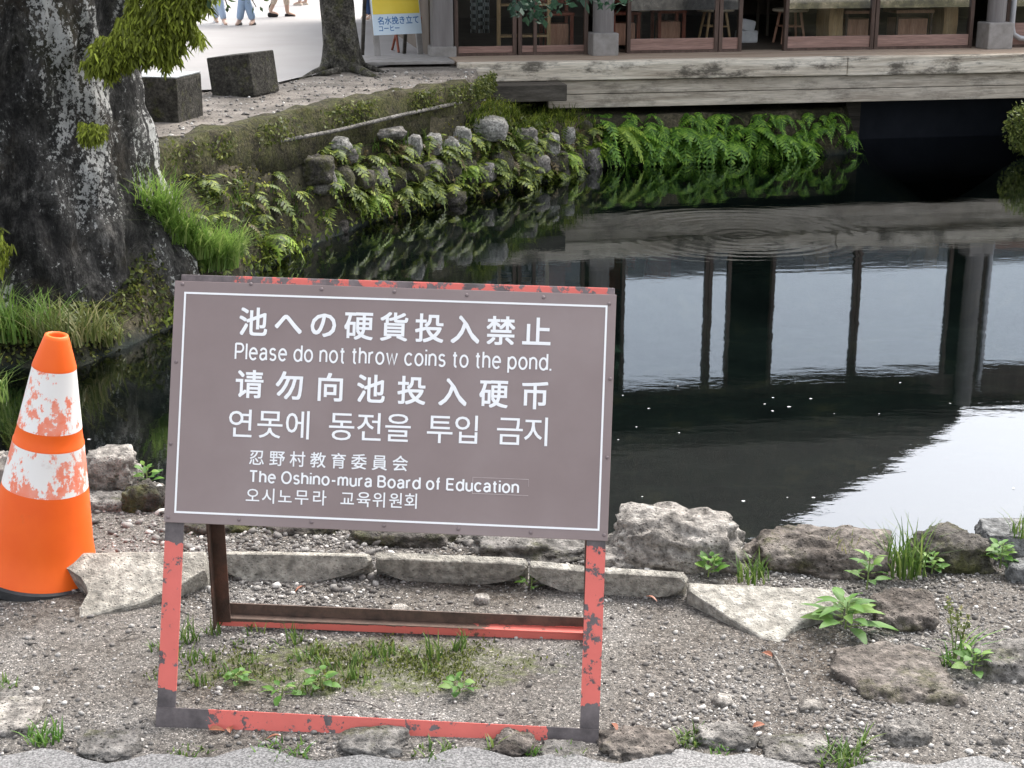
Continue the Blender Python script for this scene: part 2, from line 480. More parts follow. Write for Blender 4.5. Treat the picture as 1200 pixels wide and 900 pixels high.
M['framewood'] = wood("brown_frame", (0.05, 0.031, 0.024), (0.085, 0.054, 0.042), (0.12, 0.08, 0.064), axis=(5, 5, 0.5), rough=0.5)
M['kick'] = wood("kick_board", (0.21, 0.125, 0.10), (0.27, 0.165, 0.135), (0.33, 0.21, 0.175), rough=0.5)
M['lightwood'] = wood("light_wood", (0.48, 0.30, 0.15), (0.60, 0.40, 0.21), (0.70, 0.5, 0.3), axis=(5, 5, 0.5), rough=0.4)
M['tablewood'] = wood("pale_wood", (0.62, 0.5, 0.36), (0.72, 0.6, 0.45), (0.8, 0.7, 0.56), rough=0.4)
M['pinkwood'] = wood("reddish_wood", (0.40, 0.2, 0.13), (0.52, 0.28, 0.19), (0.6, 0.36, 0.26), axis=(5, 5, 0.5), rough=0.45)
M['redwood'] = wood("red_wood", (0.20, 0.055, 0.03), (0.29, 0.085, 0.05), (0.36, 0.12, 0.07), axis=(5, 5, 0.5), rough=0.45)
M['column'] = pmat("grey_post", [(0.3, (0.15, 0.135, 0.13)), (0.7, (0.22, 0.205, 0.2))], 4, rough=0.7, bump=0.2, stretch=(5, 5, .4))
M['columnbase'] = pmat("pale_stone", [(0.3, (0.21, 0.195, 0.18)), (0.7, (0.32, 0.30, 0.285))], 9, rough=0.8, bump=0.3)
M['thatch'] = pmat("thatch", [(0.3, (0.012, 0.011, 0.008)), (0.5, (0.03, 0.026, 0.018)), (0.7, (0.06, 0.05, 0.034))], 5, rough=0.95, bump=0.8, bscale=25, bdist=0.05, stretch=(3, 1, 0.6))
M['interior'] = pmat("interior_dark", [(0.3, (0.09, 0.07, 0.052)), (0.7, (0.15, 0.118, 0.09))], 2, rough=0.8)
M['bright_top'] = pmat("white_blind", [(0.3, (0.76, 0.78, 0.8)), (0.7, (0.82, 0.84, 0.85))], 3, rough=0.8, bump=0.05)
M['pipe'] = pmat("pipe_grey", [(0.3, (0.3, 0.3, 0.31)), (0.7, (0.38, 0.38, 0.39))], 6, rough=0.35, bump=0.05, metallic=0.3)
M['whiteplastic'] = pmat("white_bag", [(0.3, (0.6, 0.6, 0.62)), (0.7, (0.8, 0.8, 0.8))], 9, rough=0.5)
M['black'] = pmat("black_rubber", [(0.3, (0.02, 0.02, 0.021)), (0.7, (0.045, 0.045, 0.047))], 9, rough=0.6)

def panel_material():
    t = NT("sign_face")
    c = t.coord('Object')
    n = t.noise(c, 3.0, 7, 0.6)
    col = t.ramp(n, [(0.28, (0.212, 0.159, 0.150)), (0.5, (0.242, 0.187, 0.178)), (0.72, (0.282, 0.226, 0.217))])
    sc = t.ramp(t.noise(t.coord('Object', (22, 1, 3), rot=(0, 0.5, 0)), 3, 6, 0.75), [(0.68, 0.0), (0.8, 0.35)])
    col = t.mix(sc, col, (0.36, 0.30, 0.30))
    return t.done(t.bsdf(col, t.ramp(n, [(0.3, 0.38), (0.7, 0.5)]), t.bump(t.noise(c, 8, 4, 0.5), 0.08, 0.004), 0, 0.4))
M['panel'] = panel_material()
def worn_red(name, lo, hi, axis=2, wear=0.6, red=(0.70, 0.155, 0.125), under=(0.095, 0.08, 0.08)):
    """red paint between lo and hi along one local axis, worn to dark steel, bare grey ends"""
    t = NT(name)
    c = t.coord('Object')
    sx = t.node("ShaderNodeSeparateXYZ"); t.link(c, sx.inputs[0])
    a = t.math('ADD', sx.outputs[axis], t.math('MULTIPLY', t.math('SUBTRACT', t.noise(c, 60, 3, 0.6), 0.5), 0.035))
    m = t.math('MULTIPLY', t.math('GREATER_THAN', a, lo), t.math('LESS_THAN', a, hi))
    n = t.noise(c, 26, 7, 0.72)
    chips = t.ramp(n, [(wear - 0.015, 1.0), (wear + 0.015, 0.0)])
    col = t.ramp(t.noise(c, 9, 6, 0.6), [(0.3, tuple(x * 0.85 for x in red)), (0.7, red)])
    ub = t.ramp(t.noise(c, 14, 7, 0.7), [(0.35, tuple(x * 0.7 for x in under)), (0.65, tuple(x * 1.7 for x in under))])
    f = t.math('MULTIPLY', m, chips)
    col = t.mix(f, ub, col)
    return t.done(t.bsdf(col, 0.55, t.bump(t.math('ADD', n, f), 0.3, 0.002), 0, 0.4))
M['steel'] = pmat("worn_steel", [(0.3, (0.07, 0.058, 0.06)), (0.55, (0.13, 0.11, 0.11)), (0.75, (0.2, 0.17, 0.165))], 14, rough=0.5, bump=0.25)
M['rust'] = pmat("rusty_steel", [(0.3, (0.03, 0.02, 0.015)), (0.5, (0.075, 0.042, 0.03)), (0.68, (0.15, 0.065, 0.042))], 11, rough=0.8, bump=0.5)
M['letter'] = pmat("white_lettering", [(0.3, (0.8, 0.8, 0.8)), (0.7, (0.86, 0.86, 0.86))], 5, rough=0.5, bump=0.0)
M['rivet'] = pmat("rivet", [(0.3, (0.15, 0.118, 0.118)), (0.7, (0.21, 0.165, 0.165))], 40, rough=0.5, bump=0.1)


# =================================================================== SETTING
POND = np.array([(9.6, 4.3), (3.0, 4.2), (1.5, 4.12), (0.4, 4.25), (-0.4, 4.4), (-1.1, 4.75), (-2.0, 5.1), (-3.0, 5.6), (-4.6, 6.2),
                 (-5.4, 7.5), (-4.9, 8.8), (-3.7, 9.35), (-2.75, 9.4), (-2.45, 10.2), (-2.2, 11.2), (-1.91, 12.73), (-1.35, 14.15), (-0.7, 15.2),
                 (0.0, 16.0), (0.5, 16.7), (0.95, 17.5), (2.2, 18.0), (4.0, 18.45), (4.25, 18.9), (4.4, 20.6), (7.6, 20.9), (6.9, 19.5),
                 (6.25, 18.6), (6.5, 17.4), (8.2, 15.5), (9.6, 11.0)])
KERB = [(-7.5, 9.3), (-4.2, 10.2), (-2.74, 11.07), (-1.55, 14.12), (-0.44, 15.97), (-0.25, 17.0)]
def poly_sd(P, x, y):
    """signed distance to a closed polygon, + outside"""
    n = len(P)
    d = np.full(x.shape, 1e9)
    ins = np.zeros(x.shape, bool)
    for i in range(n):
        a, b = P[i], P[(i + 1) % n]
        e = b - a
        wx, wy = x - a[0], y - a[1]
        t = np.clip((wx * e[0] + wy * e[1]) / (e @ e), 0, 1)
        d = np.minimum(d, (wx - e[0] * t) ** 2 + (wy - e[1] * t) ** 2)
        c = ((a[1] > y) != (b[1] > y)) & (x < (b[0] - a[0]) * (y - a[1]) / (b[1] - a[1] + 1e-12) + a[0])
        ins ^= c
    d = np.sqrt(d)
    return np.where(ins, -d, d)
PATHPOLY = np.array(KERB + [(-0.25, 60), (-60, 60), (-60, 9.3)])
def smooth(a, b, x):
    t = np.clip((x - a) / (b - a), 0, 1)
    return t * t * (3 - 2 * t)
def vnoise(x, y, s, seed):
    r = np.random.default_rng(seed)
    ph = r.uniform(0, 6.28, 14); an = r.uniform(0, 6.28, 14); k = s * r.uniform(0.5, 1.8, 14)
    return sum(np.sin(x * k[i] * math.cos(an[i]) + y * k[i] * math.sin(an[i]) + ph[i]) for i in range(14)) / 14
def height(x, y):
    x = np.asarray(x, float); y = np.asarray(y, float)
    d = poly_sd(POND, x, y)
    near = (y < 7.0)
    wob = vnoise(x, y, 9, 1) * 0.03 + vnoise(x, y, 23, 2) * 0.012
    zn = -1.1 + 1.07 * smooth(-0.02, 0.24, d) + 0.03 * smooth(0.2, 0.5, d) + vnoise(x, y, 7, 3) * 0.006
    sk = poly_sd(PATHPOLY, x, y)
    dk = np.maximum(sk, 0)
    t = d / (d + dk + 1e-6)
    led = -1.1 + 0.52 * smooth(0.0, 0.16, d) + 0.36 * smooth(0.12, 1.0, t) + wob * 1.3
    mound = -1.1 + 0.12 * smooth(0, .1, d) + 0.28 * np.clip(d, 0, 2.5) + wob
    k = smooth(10.8, 9.9, y) * smooth(-1.5, -2.4, x)
    led = led * (1 - k) + np.minimum(led, mound) * k
    led = np.where((y > 16.8) & (x > -0.2), np.minimum(led, -0.52 + wob), led)
    zp = np.where(sk <= -.13, wob * 0.3, led)
    zl = np.where(near, zn, zp)
    bed = -1.12 - np.minimum(1.5, -d * 0.75) + wob * 2
    return np.where(d > 0, zl, bed)
def axis(vals):
    return np.unique(np.round(np.concatenate(vals), 5))
gx = axis([np.array([-300, -120, -60, -30, -18, -12]), np.arange(-8.4, 10.4, 0.085), np.array([12, 18, 30, 60, 120, 300])])
gy = axis([np.array([-200, -60, -20, -6, 0]), np.arange(1.6, 22.0, 0.085), np.array([24, 30, 45, 70, 120, 250, 600])])
GX, GY = np.meshgrid(gx, gy)
GZ = height(GX, GY)
nx, ny = len(gx), len(gy)
idx = np.arange(nx * ny).reshape(ny, nx)
F = np.stack([idx[:-1, :-1], idx[:-1, 1:], idx[1:, 1:], idx[1:, :-1]], -1).reshape(-1, 4)
g = raw("ground", np.stack([GX, GY, GZ], -1).reshape(-1, 3), F, M['ground'], smooth=True)
tag(g, kind="structure")
tag(raw("water", [(-9, 3.2, WZ), (13, 3.2, WZ), (13, 22.5, WZ), (-9, 22.5, WZ)], [(0, 1, 2, 3)], M['water']), kind="structure")

# pale paved road beyond the path (top of frame) with an uneven edge
edge_px = [(-200, 128), (60, 118), (150, 112), (232, 108), (285, 106), (322, 100), (355, 92), (400, 84), (440, 80), (470, 78), (505, 72)]
ev = [at(px, py) for px, py in edge_px]
rv, n_e = [], len(ev)
for i, p in enumerate(ev):
    rv.append((p.x, p.y + random.uniform(-.05, .05), 0.024))
V2 = rv + [(-0.75, 21, 0.024), (-0.75, 90, 0.024), (-70, 90, 0.024), (-70, ev[0].y, 0.024)]
tag(raw("road", V2, [tuple(range(len(V2)))], M['road']), kind="structure")

# asphalt edge at the very bottom of the frame
ap = []
for i in range(61):
    px = -150 + 1500 * i / 60
    q = at(px, 891 + 6 * math.sin(i * 1.3) + 5 * math.sin(i * 0.57 + 1) + (10 if px > 880 else 0))
    ap.append((q.x, q.y, 0.012))
AV = ap + [(9, 1.2, 0.012), (9, -6, 0.012), (-9, -6, 0.012), (-9, 1.2, 0.012)]
tag(raw("asphalt_path", AV, [tuple(range(len(AV)))], M['asphalt']), kind="structure")

# ------------------------------------------------------------------- gravel (stuff)
def ico(sub=1):
    bm = bmesh.new()
    bmesh.ops.create_icosphere(bm, subdivisions=sub, radius=1)
    v = np.array([tuple(x.co) for x in bm.verts]); f = np.array([[a.index for a in p.verts] for p in bm.faces])
    bm.free()
    return v, f
IV, IF = ico(1)
OV = np.array([(1, 0, 0), (-1, 0, 0), (0, 1, 0), (0, -1, 0), (0, 0, 1), (0, 0, -1)], float)
OF = np.array([(0, 2, 4), (2, 1, 4), (1, 3, 4), (3, 0, 4), (2, 0, 5), (1, 2, 5), (3, 1, 5), (0, 3, 5)])
def pebbles(name, n, xr, yr, smin, smax, keep, zfun, mat, power=2.2, lift=0.25, IV=IV, IF=IF):
    x = rng.uniform(*xr, n); y = rng.uniform(*yr, n)
    k = keep(x, y) > rng.uniform(0, 1, n)
    x, y = x[k], y[k]; n = len(x)
    s = smin + (smax - smin) * rng.uniform(0, 1, n) ** power
    z = zfun(x, y)
    jit = 1 + rng.uniform(-0.28, 0.28, (n, len(IV), 1))
    sc = np.stack([s * rng.uniform(.7, 1.35, n), s * rng.uniform(.7, 1.2, n), s * rng.uniform(.4, .8, n)], -1)
    v = IV[None] * jit * sc[:, None, :]
    a = rng.uniform(0, 6.28, n); c, sn = np.cos(a), np.sin(a)
    vx = v[..., 0] * c[:, None] - v[..., 1] * sn[:, None]
    vy = v[..., 0] * sn[:, None] + v[..., 1] * c[:, None]
    tl = rng.uniform(-.4, .4, n)
    vz = v[..., 2] + vx * tl[:, None]
    P = np.stack([vx + x[:, None], vy + y[:, None], vz + (z + s * lift)[:, None]], -1).reshape(-1, 3)
    Fq = (IF[None] + (np.arange(n) * len(IV))[:, None, None]).reshape(-1, 3)
    o = raw(name, P, Fq, mat, smooth=False)
    return tag(o, kind="stuff")
def near_keep(x, y):
    d = poly_sd(POND, x, y)
    base = 0.10 + 0.75 * smooth(-0.22, 0.28, vnoise(x, y, 5.0, 11) + .5 * vnoise(x, y, 14, 12)) + 0.12 * smooth(0.3, 1.0, x)
    m = ((x + 0.33) * 2.3) ** 2 + ((y - 3.20) * 6.5) ** 2 + vnoise(x, y, 18, 5) * 1.0
    base = np.where(m < 0.9, base * 0.10, base)
    return np.where(d > 0.12, base, 0)
o = pebbles("gravel", 62000, (-2.3, 2.9), (2.6, 4.3), 0.0024, 0.0085, near_keep, height, M['pebble'], 2.6)
tag(o, "loose pale and brown gravel scattered over the bare soil round the sign", "gravel")
o = pebbles("grit", 200000, (-2.3, 2.9), (2.6, 4.3), 0.0013, 0.0036, lambda x, y: np.minimum(1, near_keep(x, y) * 1.25), height, M['pebble'], 1.6, .1, OV, OF)
tag(o, "fine grey brown grit packed between the gravel", "grit")
def rubble_keep(x, y):
    d = poly_sd(POND, x, y)
    return np.where((d > 0.05) & (y > 3.60) & (y < 4.6) & (x < 0.55), 0.9, 0) * (vnoise(x, y, 8, 31) > -0.15)
o = pebbles("rubble", 2600, (-1.6, 0.6), (3.6, 4.6), 0.004, 0.016, rubble_keep, height, M['pebble'], 2.6)
tag(o, "small broken rubble and grit lying behind the kerb at the water's edge", "rubble")
def litter_keep(x, y):
    dk = poly_sd(PATHPOLY, x, y)
    return np.where(dk < -0.05, 0.5, 0.0) + np.where((dk > 0.05) & (poly_sd(POND, x, y) > 0.25), 0.5, 0)
o = pebbles("path_grit", 5200, (-3.6, 0.0), (10.6, 17.4), 0.006, 0.024, litter_keep, height, M['pebble'], 3.0)
tag(o, "fine grit and leaf litter on the earth path across the pond", "grit")

# ------------------------------------------------------------------- rocks
def rock(name, label, cat, c, size, seed, mat, rz=0.0, sub=5, rough=0.32, flat=0.0, sharp=1.0, group=None, tilt=(0, 0)):
    bm = bmesh.new()
    bmesh.ops.create_icosphere(bm, subdivisions=sub, radius=1)
    off = Vector((seed * 7.31, seed * 3.17, seed * 1.93))
    rm = Matrix.Rotation(rz, 3, 'Z') @ Matrix.Rotation(tilt[0], 3, 'X') @ Matrix.Rotation(tilt[1], 3, 'Y')
    vs = []
    for v in bm.verts:
        p = v.co.copy()
        # squarish first
        m = max(abs(p.x), abs(p.y), abs(p.z))
        p = p.lerp(p / m * 0.86, 0.45 * sharp)
        a = mnoise.fractal(p * 1.1 + off, 1.0, 2.0, 3)
        cell = mnoise.voronoi(p * 1.5 + off)[0]
        b = cell[1] - cell[0]
        r = mnoise.ridged_multi_fractal(p * 2.2 + off, 1.0, 2.1, 4, 1.0, 2.0)
        f = mnoise.fractal(p * 6.5 + off, 0.8, 2.0, 4) + .9 * (mnoise.turbulence(p * 3.6 + off, 4, True) - .5)
        k = 1 + rough * (0.75 * a + 0.35 * (b - 0.3) + 0.18 * (r - 1.0) + 0.22 * f)
        p = p * k
        if flat > 0 and p.z > flat: p.z = flat + (p.z - flat) * 0.25
        p = Vector((p.x * size[0], p.y * size[1], p.z * size[2]))
        vs.append(tuple(rm @ p + Vector(c)))
    fs = [tuple(x.index for x in f.verts) for f in bm.faces]
    bm.free()
    o = raw(name, vs, fs, mat, smooth=True)
    return tag(o, label, cat, group)
def rpx(label, px, py, wpx, hpx, seed, mat, z=0.0, depth=0.8, name="rock", **kw):
    """a rock whose visible middle stands on the bank at (px,py), as wide/high as seen from here"""
    p = hit(px, py) if z == 'hit' else at(px, py, z)
    sl = math.hypot(p.y, CAM_H - p.z)
    w, h = wpx * sl / FPX / 2, hpx * sl / FPX / 2
    return rock(name, label, kw.pop('cat', "rock"), p, (w, w * depth, h * 1.15), seed, mat, **kw)
def hit(px, py, t0=6.0, t1=26.0):
    d = ray(px, py)
    ts = np.arange(t0, t1, .02)
    X, Y, Z = d.x * ts, d.y * ts, CAM_H + d.z * ts
    Hh = np.maximum(height(X, Y), WZ)
    k = np.argmax(Z < Hh)
    return Vector((X[k], Y[k], Z[k]))
RG = "rocks along the near pond edge"
rpx("pale angular boulder right behind the orange cone", 133, 556, 70, 66, 3, M['rock_pale'], 0.02, flat=0.75, group=RG)
rpx("low grey rock under the pale boulder beside the cone", 122, 598, 66, 40, 5, M['rock_grey'], -0.02, group=RG)
rpx("pale pitted rock to the left of the cone at the frame edge", 2, 568, 70, 64, 8, M['rock_pale'], 0.02, group=RG)
rpx("small mossy dark rock between the pale boulder and the sign", 172, 600, 56, 64, 12, M['rock_dark'], -0.02, group=RG)
rpx("dark rock behind the left leg of the sign", 255, 622, 120, 44, 15, M['rock_dark'], -0.03, group=RG)
rpx("dark shaded stone under the middle of the sign board", 352, 622, 110, 42, 17, M['rock_dark'], -0.03, group=RG)
rpx("brownish mossy rock with a white chip behind the kerb's middle", 470, 632, 130, 46, 21, M['rock_dark'], -0.02, group=RG)
rpx("wide grey rock under the right end of the board", 625, 642, 170, 50, 23, M['rock_grey'], -0.02, group=RG)
rpx("big pale boulder with a rough top right of the sign", 792, 640, 164, 78, 26, M['rock_pale'], 0.03, depth=.6, group=RG, rz=-0.2, rough=.33)
rpx("low pale slab leaning below the big boulder", 740, 660, 120, 36, 28, M['rock_pale'], -0.01, depth=.5, group=RG)
rpx("broad brown rock right of the big pale boulder", 968, 658, 172, 66, 33, M['rock_brown'], 0.0, depth=.6, group=RG, rz=-.2, rough=.34)
rpx("dark cracked rock behind the grass tuft on the right", 1112, 655, 100, 58, 36, M['rock_dark'], 0.0, group=RG)
rpx("smooth grey squared stone at the right frame edge", 1186, 632, 86, 42, 40, M['rock_block'], 0.02, group=RG, rough=.12, sharp=1.6, flat=.6)
rpx("small grey block below the squared stone on the right", 1202, 676, 50, 36, 43, M['rock_block'], 0.0, group=RG, rough=.12, sharp=1.6)
GRK = "rocks bedded in the gravel"
rpx("low brown rock bedded beside the leafy weed", 1058, 732, 84, 56, 45, M['rock_brown'], -0.02, depth=1.0, group=GRK, rough=.36)
rpx("large flat brown rock with a mossy hollow in the gravel", 1048, 822, 140, 84, 50, M['rock_brown'], -0.05, depth=1.1, group=GRK, flat=.72, rough=.42, sub=5)
rpx("small blue grey stone at the foot of the flat brown rock", 1062, 868, 62, 40, 51, M['rock_grey'], -0.01, group=GRK)
rpx("rounded grey rock at the right frame edge above the gravel", 1184, 788, 100, 62, 54, M['rock_grey'], -0.01, group=GRK, rough=.2)
rpx("flat pale paving stone at the lower left corner", 8, 852, 90, 60, 58, M['rock_pale'], -0.02, depth=1.0, group=GRK, flat=.5, rough=.15, sharp=1.5)
rpx("dark flat stone above the pale paving stone on the left", -6, 828, 70, 40, 60, M['rock_grey'], -0.02, group=GRK, flat=.5, rough=.15)
BTM = "stones bedded along the asphalt edge"
rpx("low grey brown stone below the sign's left foot", 128, 880, 80, 26, 61, M['rock_grey'], -0.008, group=BTM, rough=.3)
rpx("grey stone left of the grass blades at the bottom", 440, 876, 86, 34, 63, M['rock_grey'], -0.008, group=BTM, rough=.3)
rpx("dark lump of stone beneath the bottom bar", 602, 878, 60, 30, 66, M['rock_brown'], -0.005, group=BTM)
rpx("wide dark lava stone at the sign's right foot", 748, 880, 96, 34, 68, M['rock_brown'], -0.008, group=BTM, rough=.4)
rpx("brown stone between the two grass tufts at the bottom right", 848, 868, 70, 34, 70, M['rock_grey'], -0.006, group=BTM)
rpx("thin flat stone at the bottom edge left of the right foot", 660, 884, 60, 18, 72, M['rock_grey'], -0.004, group=BTM)
rpx("pale sunken stone at the bottom right corner", 930, 884, 90, 24, 74, M['rock_grey'], -0.008, group=BTM)
PG = "loose stones on the gravel"
rpx("yellowish pebble lying in front of the kerb", 565, 703, 20, 13, 76, M['rock_pale'], 0.006, name="pebble", cat="pebble", sub=3, group=PG, rough=.12)
rpx("flat pale chip of stone on the left of the flat brown rock", 950, 829, 30, 13, 78, M['rock_pale'], 0.003, name="pebble", cat="pebble", sub=3, group=PG)
rpx("whitish flat stone lying in open gravel below the kerb's right tip", 846, 822, 26, 13, 79, M['rock_pale'], 0.003, name="pebble", cat="pebble", sub=3, group=PG)
rpx("round grey pebble near the lower right corner", 1170, 868, 15, 11, 80, M['rock_pale'], 0.004, name="pebble", cat="pebble", sub=3, group=PG, rough=.12)
rpx("grey flat pebble by the rear bar of the sign", 470, 715, 26, 11, 82, M['rock_pale'], 0.003, name="pebble", cat="pebble", sub=3, group=PG)
BK = "stones of the far bank wall"
bank = [("large smooth rounded stone on top of the far bank", 571, 151, 52, 28, 'rock_bank', .10), ("upright stone left of the large smooth one", 540, 166, 28, 32, 'rock_bank', .2),
        ("pale grey stone low in the far bank wall", 528, 178, 26, 32, 'rock_bank', .2), ("squarish grey stone left of the low pale one", 505, 170, 28, 26, 'rock_bank', .2),
        ("grey stone with moss on its top in the far bank", 482, 171, 28, 28, 'rock_bank', .2), ("flat grey stone right of the large smooth one", 615, 162, 32, 24, 'rock_grey', .2),
        ("blue grey pointed stone above the waterline ferns", 643, 174, 28, 34, 'rock_bank', .25), ("small pale stone under the grassy tuft", 665, 161, 20, 22, 'rock_bank', .25),
        ("dark upright stone at the end of the far bank", 686, 160, 20, 34, 'rock_dark', .25), ("low pale stone half hidden by moss on the left of the bank wall", 392, 171, 40, 20, 'rock_bank', .2),
        ("small round stone beside the bank's mossy corner", 408, 182, 26, 18, 'rock_grey', .2), ("brown mossy boulder at the left of the bank slope", 366, 200, 52, 34, 'rock_dark', .3),
        ("flat stone set in the ledge behind the stone row", 452, 156, 50, 14, 'rock_grey', .2), ("dark wet stone at the far waterline", 395, 266, 30, 18, 'rock_dark', .25),
        ("dark wet stone under the ferns by the water", 530, 233, 34, 18, 'rock_dark', .25), ("dark stone sitting in the water below the bank's corner", 655, 205, 30, 18, 'rock_dark', .25)]
for i, (lab, px, py, w, h, m, rg) in enumerate(bank):
    z = 'hit' if py < 225 else -1.06
    rpx(lab, px, py, w, h, 100 + i * 3, M[m], z, group=BK, rough=rg, sub=4, name="bank_stone", cat="stone", depth=.9)
for i in range(16):        # more stones lower in the wall
    u = i / 15
    px = 375 + 315 * u
    py = 215 - 30 * u + random.uniform(-6, 6)
    p = hit(px, py)
    rock("bank_stone", "rough stone low in the far bank wall, half hidden by ferns", "stone", p, (random.uniform(.12, .2), .15, random.uniform(.1, .17)), 160 + i, M['rock_dark' if i % 3 else 'rock_grey'], random.uniform(0, 3), 3, .25, group="lower stones of the far bank wall")

# ------------------------------------------------------------------- mossy kerb of the earth path
def strip(pts, w0, z0, z1, name, mat, nseg=14, jitter=0.02):
    vs, fs = [], []
    P = [Vector((a, b, 0)) for a, b in pts]
    path = []
    for a, b in zip(P[:-1], P[1:]):
        n = max(2, int((b - a).length / 0.09))
        path += [a.lerp(b, k / n) for k in range(n)]
    path.append(P[-1])
    for i, p in enumerate(path):
        d = (path[min(i + 1, len(path) - 1)] - path[max(i - 1, 0)]).normalized()
        nrm = Vector((d.y, -d.x, 0))
        j = lambda s: (mnoise.noise(Vector((i * .35, s, 0))) * jitter)
        prof = [(-w0, z0), (-w0, z1 * 0.8), (-w0 * .8, z1), (-.03, z1), (0.02, z1 - .035), (0.045, (z0 + z1) / 2), (0.06, z0)]
        for k, (o_, z) in enumerate(prof):
            q = p + nrm * (o_ + j(k * 3.1)) + Vector((0, 0, z + j(k * 5.7 + 9)))
            vs.append(tuple(q))
    m = 7
    for i in range(len(path) - 1):
        for k in range(m):
            fs.append((i * m + k, i * m + (k + 1) % m, (i + 1) * m + (k + 1) % m, (i + 1) * m + k))
    fs.append(tuple(range(m))); fs.append(tuple((len(path) - 1) * m + k for k in range(m - 1, -1, -1)))
    return raw(name, vs, fs, mat, smooth=True)
tag(strip(KERB[:-1], 0.22, -0.4, 0.03, "stone_edging", M['mosskerb'], jitter=.05), "mossy stone edging along the earth path above the far bank", "kerb")
pa, pb = at(300, 171, -0.17), at(540, 120, -0.17)
tag(MB().tube([tuple(pa), tuple(pa.lerp(pb, .33) + Vector((.03, 0, -.01))), tuple(pa.lerp(pb, .66)), tuple(pb)], 0.018, 8).build("pipe", M['rock_grey'], smooth=True), "thin pale pipe lying on the ledge below the mossy edging", "pipe")

# ------------------------------------------------------------------- concrete kerb blocks near the sign
KB = [("pale concrete edging block with a scooped end beside the cone",
       [(62, 648, 1), (100, 646, 1), (150, 645, 1), (200, 645, 1), (242, 645, 1), (243, 656, .6), (241, 668, .35), (222, 681, .2), (205, 690, .1), (185, 699, .05), (170, 706, 0), (130, 718, 0), (91, 729, 0), (92, 718, .1), (98, 706, .25), (102, 697, .4), (99, 685, .55), (92, 675, .65), (80, 667, .75), (68, 661, .85)]),
      ("concrete edging block behind the sign's left rear leg",
       [(258, 648, 1), (300, 648, 1), (345, 649, 1), (400, 650, 1), (431, 651, 1), (435, 657, .75), (431, 664, .45), (410, 674, .2), (375, 683, .05), (345, 685, 0), (310, 685, 0), (284, 683, .1), (268, 673, .35), (258, 664, .6)]),
      ("concrete edging block behind the middle of the sign",
       [(440, 654, 1), (485, 655, 1), (530, 657, 1), (575, 659, 1), (614, 661, 1), (618, 666, .75), (615, 673, .45), (592, 682, .15), (560, 687, 0), (520, 686, 0), (480, 683, .05), (455, 675, .25), (439, 666, .5)]),
      ("concrete edging block passing behind the sign's right leg",
       [(620, 662, 1), (660, 666, 1), (700, 670, 1), (750, 673, 1), (800, 676, 1), (805, 683, .7), (801, 692, .35), (785, 700, .1), (750, 703, 0), (710, 700, 0), (660, 694, .05), (634, 684, .3), (619, 673, .6)]),
      ("broken concrete edging block pointing down beside the leafy weed",
       [(806, 682, 1), (850, 684, 1), (900, 686, 1), (950, 688, 1), (990, 690, 1), (997, 698, .8), (992, 709, .55), (965, 721, .45), (940, 731, .35), (926, 740, .25), (918, 750, .1), (912, 760, 0), (893, 749, 0), (870, 736, 0), (842, 717, 0), (820, 702, .3), (806, 692, .65)])]
for k, (lab, out) in enumerate(KB):
    front = []
    rim = []
    # resample outline and give it a slightly worn edge
    pts = []
    n = len(out)
    for i in range(n):
        a, b = out[i], out[(i + 1) % n]
        for s in (0, .34, .67):
            pts.append([a[j] + (b[j] - a[j]) * s for j in range(3)])
    cx = sum(p[0] for p in pts) / len(pts); cy = sum(p[1] for p in pts) / len(pts)
    vs = []
    N = len(pts)
    zt = (0.085, 0.07, 0.07, 0.07, 0.05)[k]
    tops = [p for p in out if p[2] == 1]; lowp = max(out, key=lambda p: p[1])
    A3, B3, C3 = at(*tops[0][:2], zt), at(*tops[-1][:2], zt), at(*lowp[:2], -.008)
    pn = (B3 - A3).cross(C3 - A3).normalized()
    if pn.y < 0: pn = -pn
    def P3(px, py):
        d_ = ray(px, py); o_c = Vector((0, 0, CAM_H))
        return o_c + d_ * ((A3 - o_c).dot(pn) / d_.dot(pn))
    layers = []
    for (shr, back) in ((0.90, -0.002), (0.955, 0.001), (0.988, 0.009), (1.0, 0.022), (1.0, 0.06), (0.97, 0.075)):
        L = []
        for j, (px, py, zf) in enumerate(pts):
            jx = mnoise.noise(Vector((px * .06, py * .06, k))) * 1.0
            sx_ = 1 - (1 - shr) * min(1, 60 / (max(p[0] for p in pts) - min(p[0] for p in pts)))
            q = P3(cx + (px - cx) * sx_ + jx, cy + (py - cy) * shr + jx * .6)
            drop = max(0, back - .022)
            q = q + Vector((0, drop * .8, -drop * 1.6))
            q = q + pn * (min(back, .022) + .004 * mnoise.noise(Vector((px * .03, py * .03, k + 5))))
            L.append(len(vs)); vs.append(tuple(q))
        layers.append(L)
    fs = []
    for A, B in zip(layers[:-1], layers[1:]):
        for j in range(N):
            fs.append((A[j], A[(j + 1) % N], B[(j + 1) % N], B[j]))
    bm = bmesh.new()
    bv = [bm.verts.new(v) for v in vs]
    for f in fs: bm.faces.new([bv[i] for i in f])
    cap = [bm.faces.new([bv[i] for i in layers[0]][::-1]), bm.faces.new([bv[i] for i in layers[-1]])]
    bmesh.ops.triangulate(bm, faces=cap)
    bmesh.ops.recalc_face_normals(bm, faces=list(bm.faces))
    bm.verts.index_update()
    V = [tuple(v.co) for v in bm.verts]; F = [tuple(v.index for v in f.verts) for f in bm.faces]
    bm.free()
    tag(raw("kerb_block", V, F, M['kerb']), lab, "kerb block", "concrete edging blocks between gravel and pond")

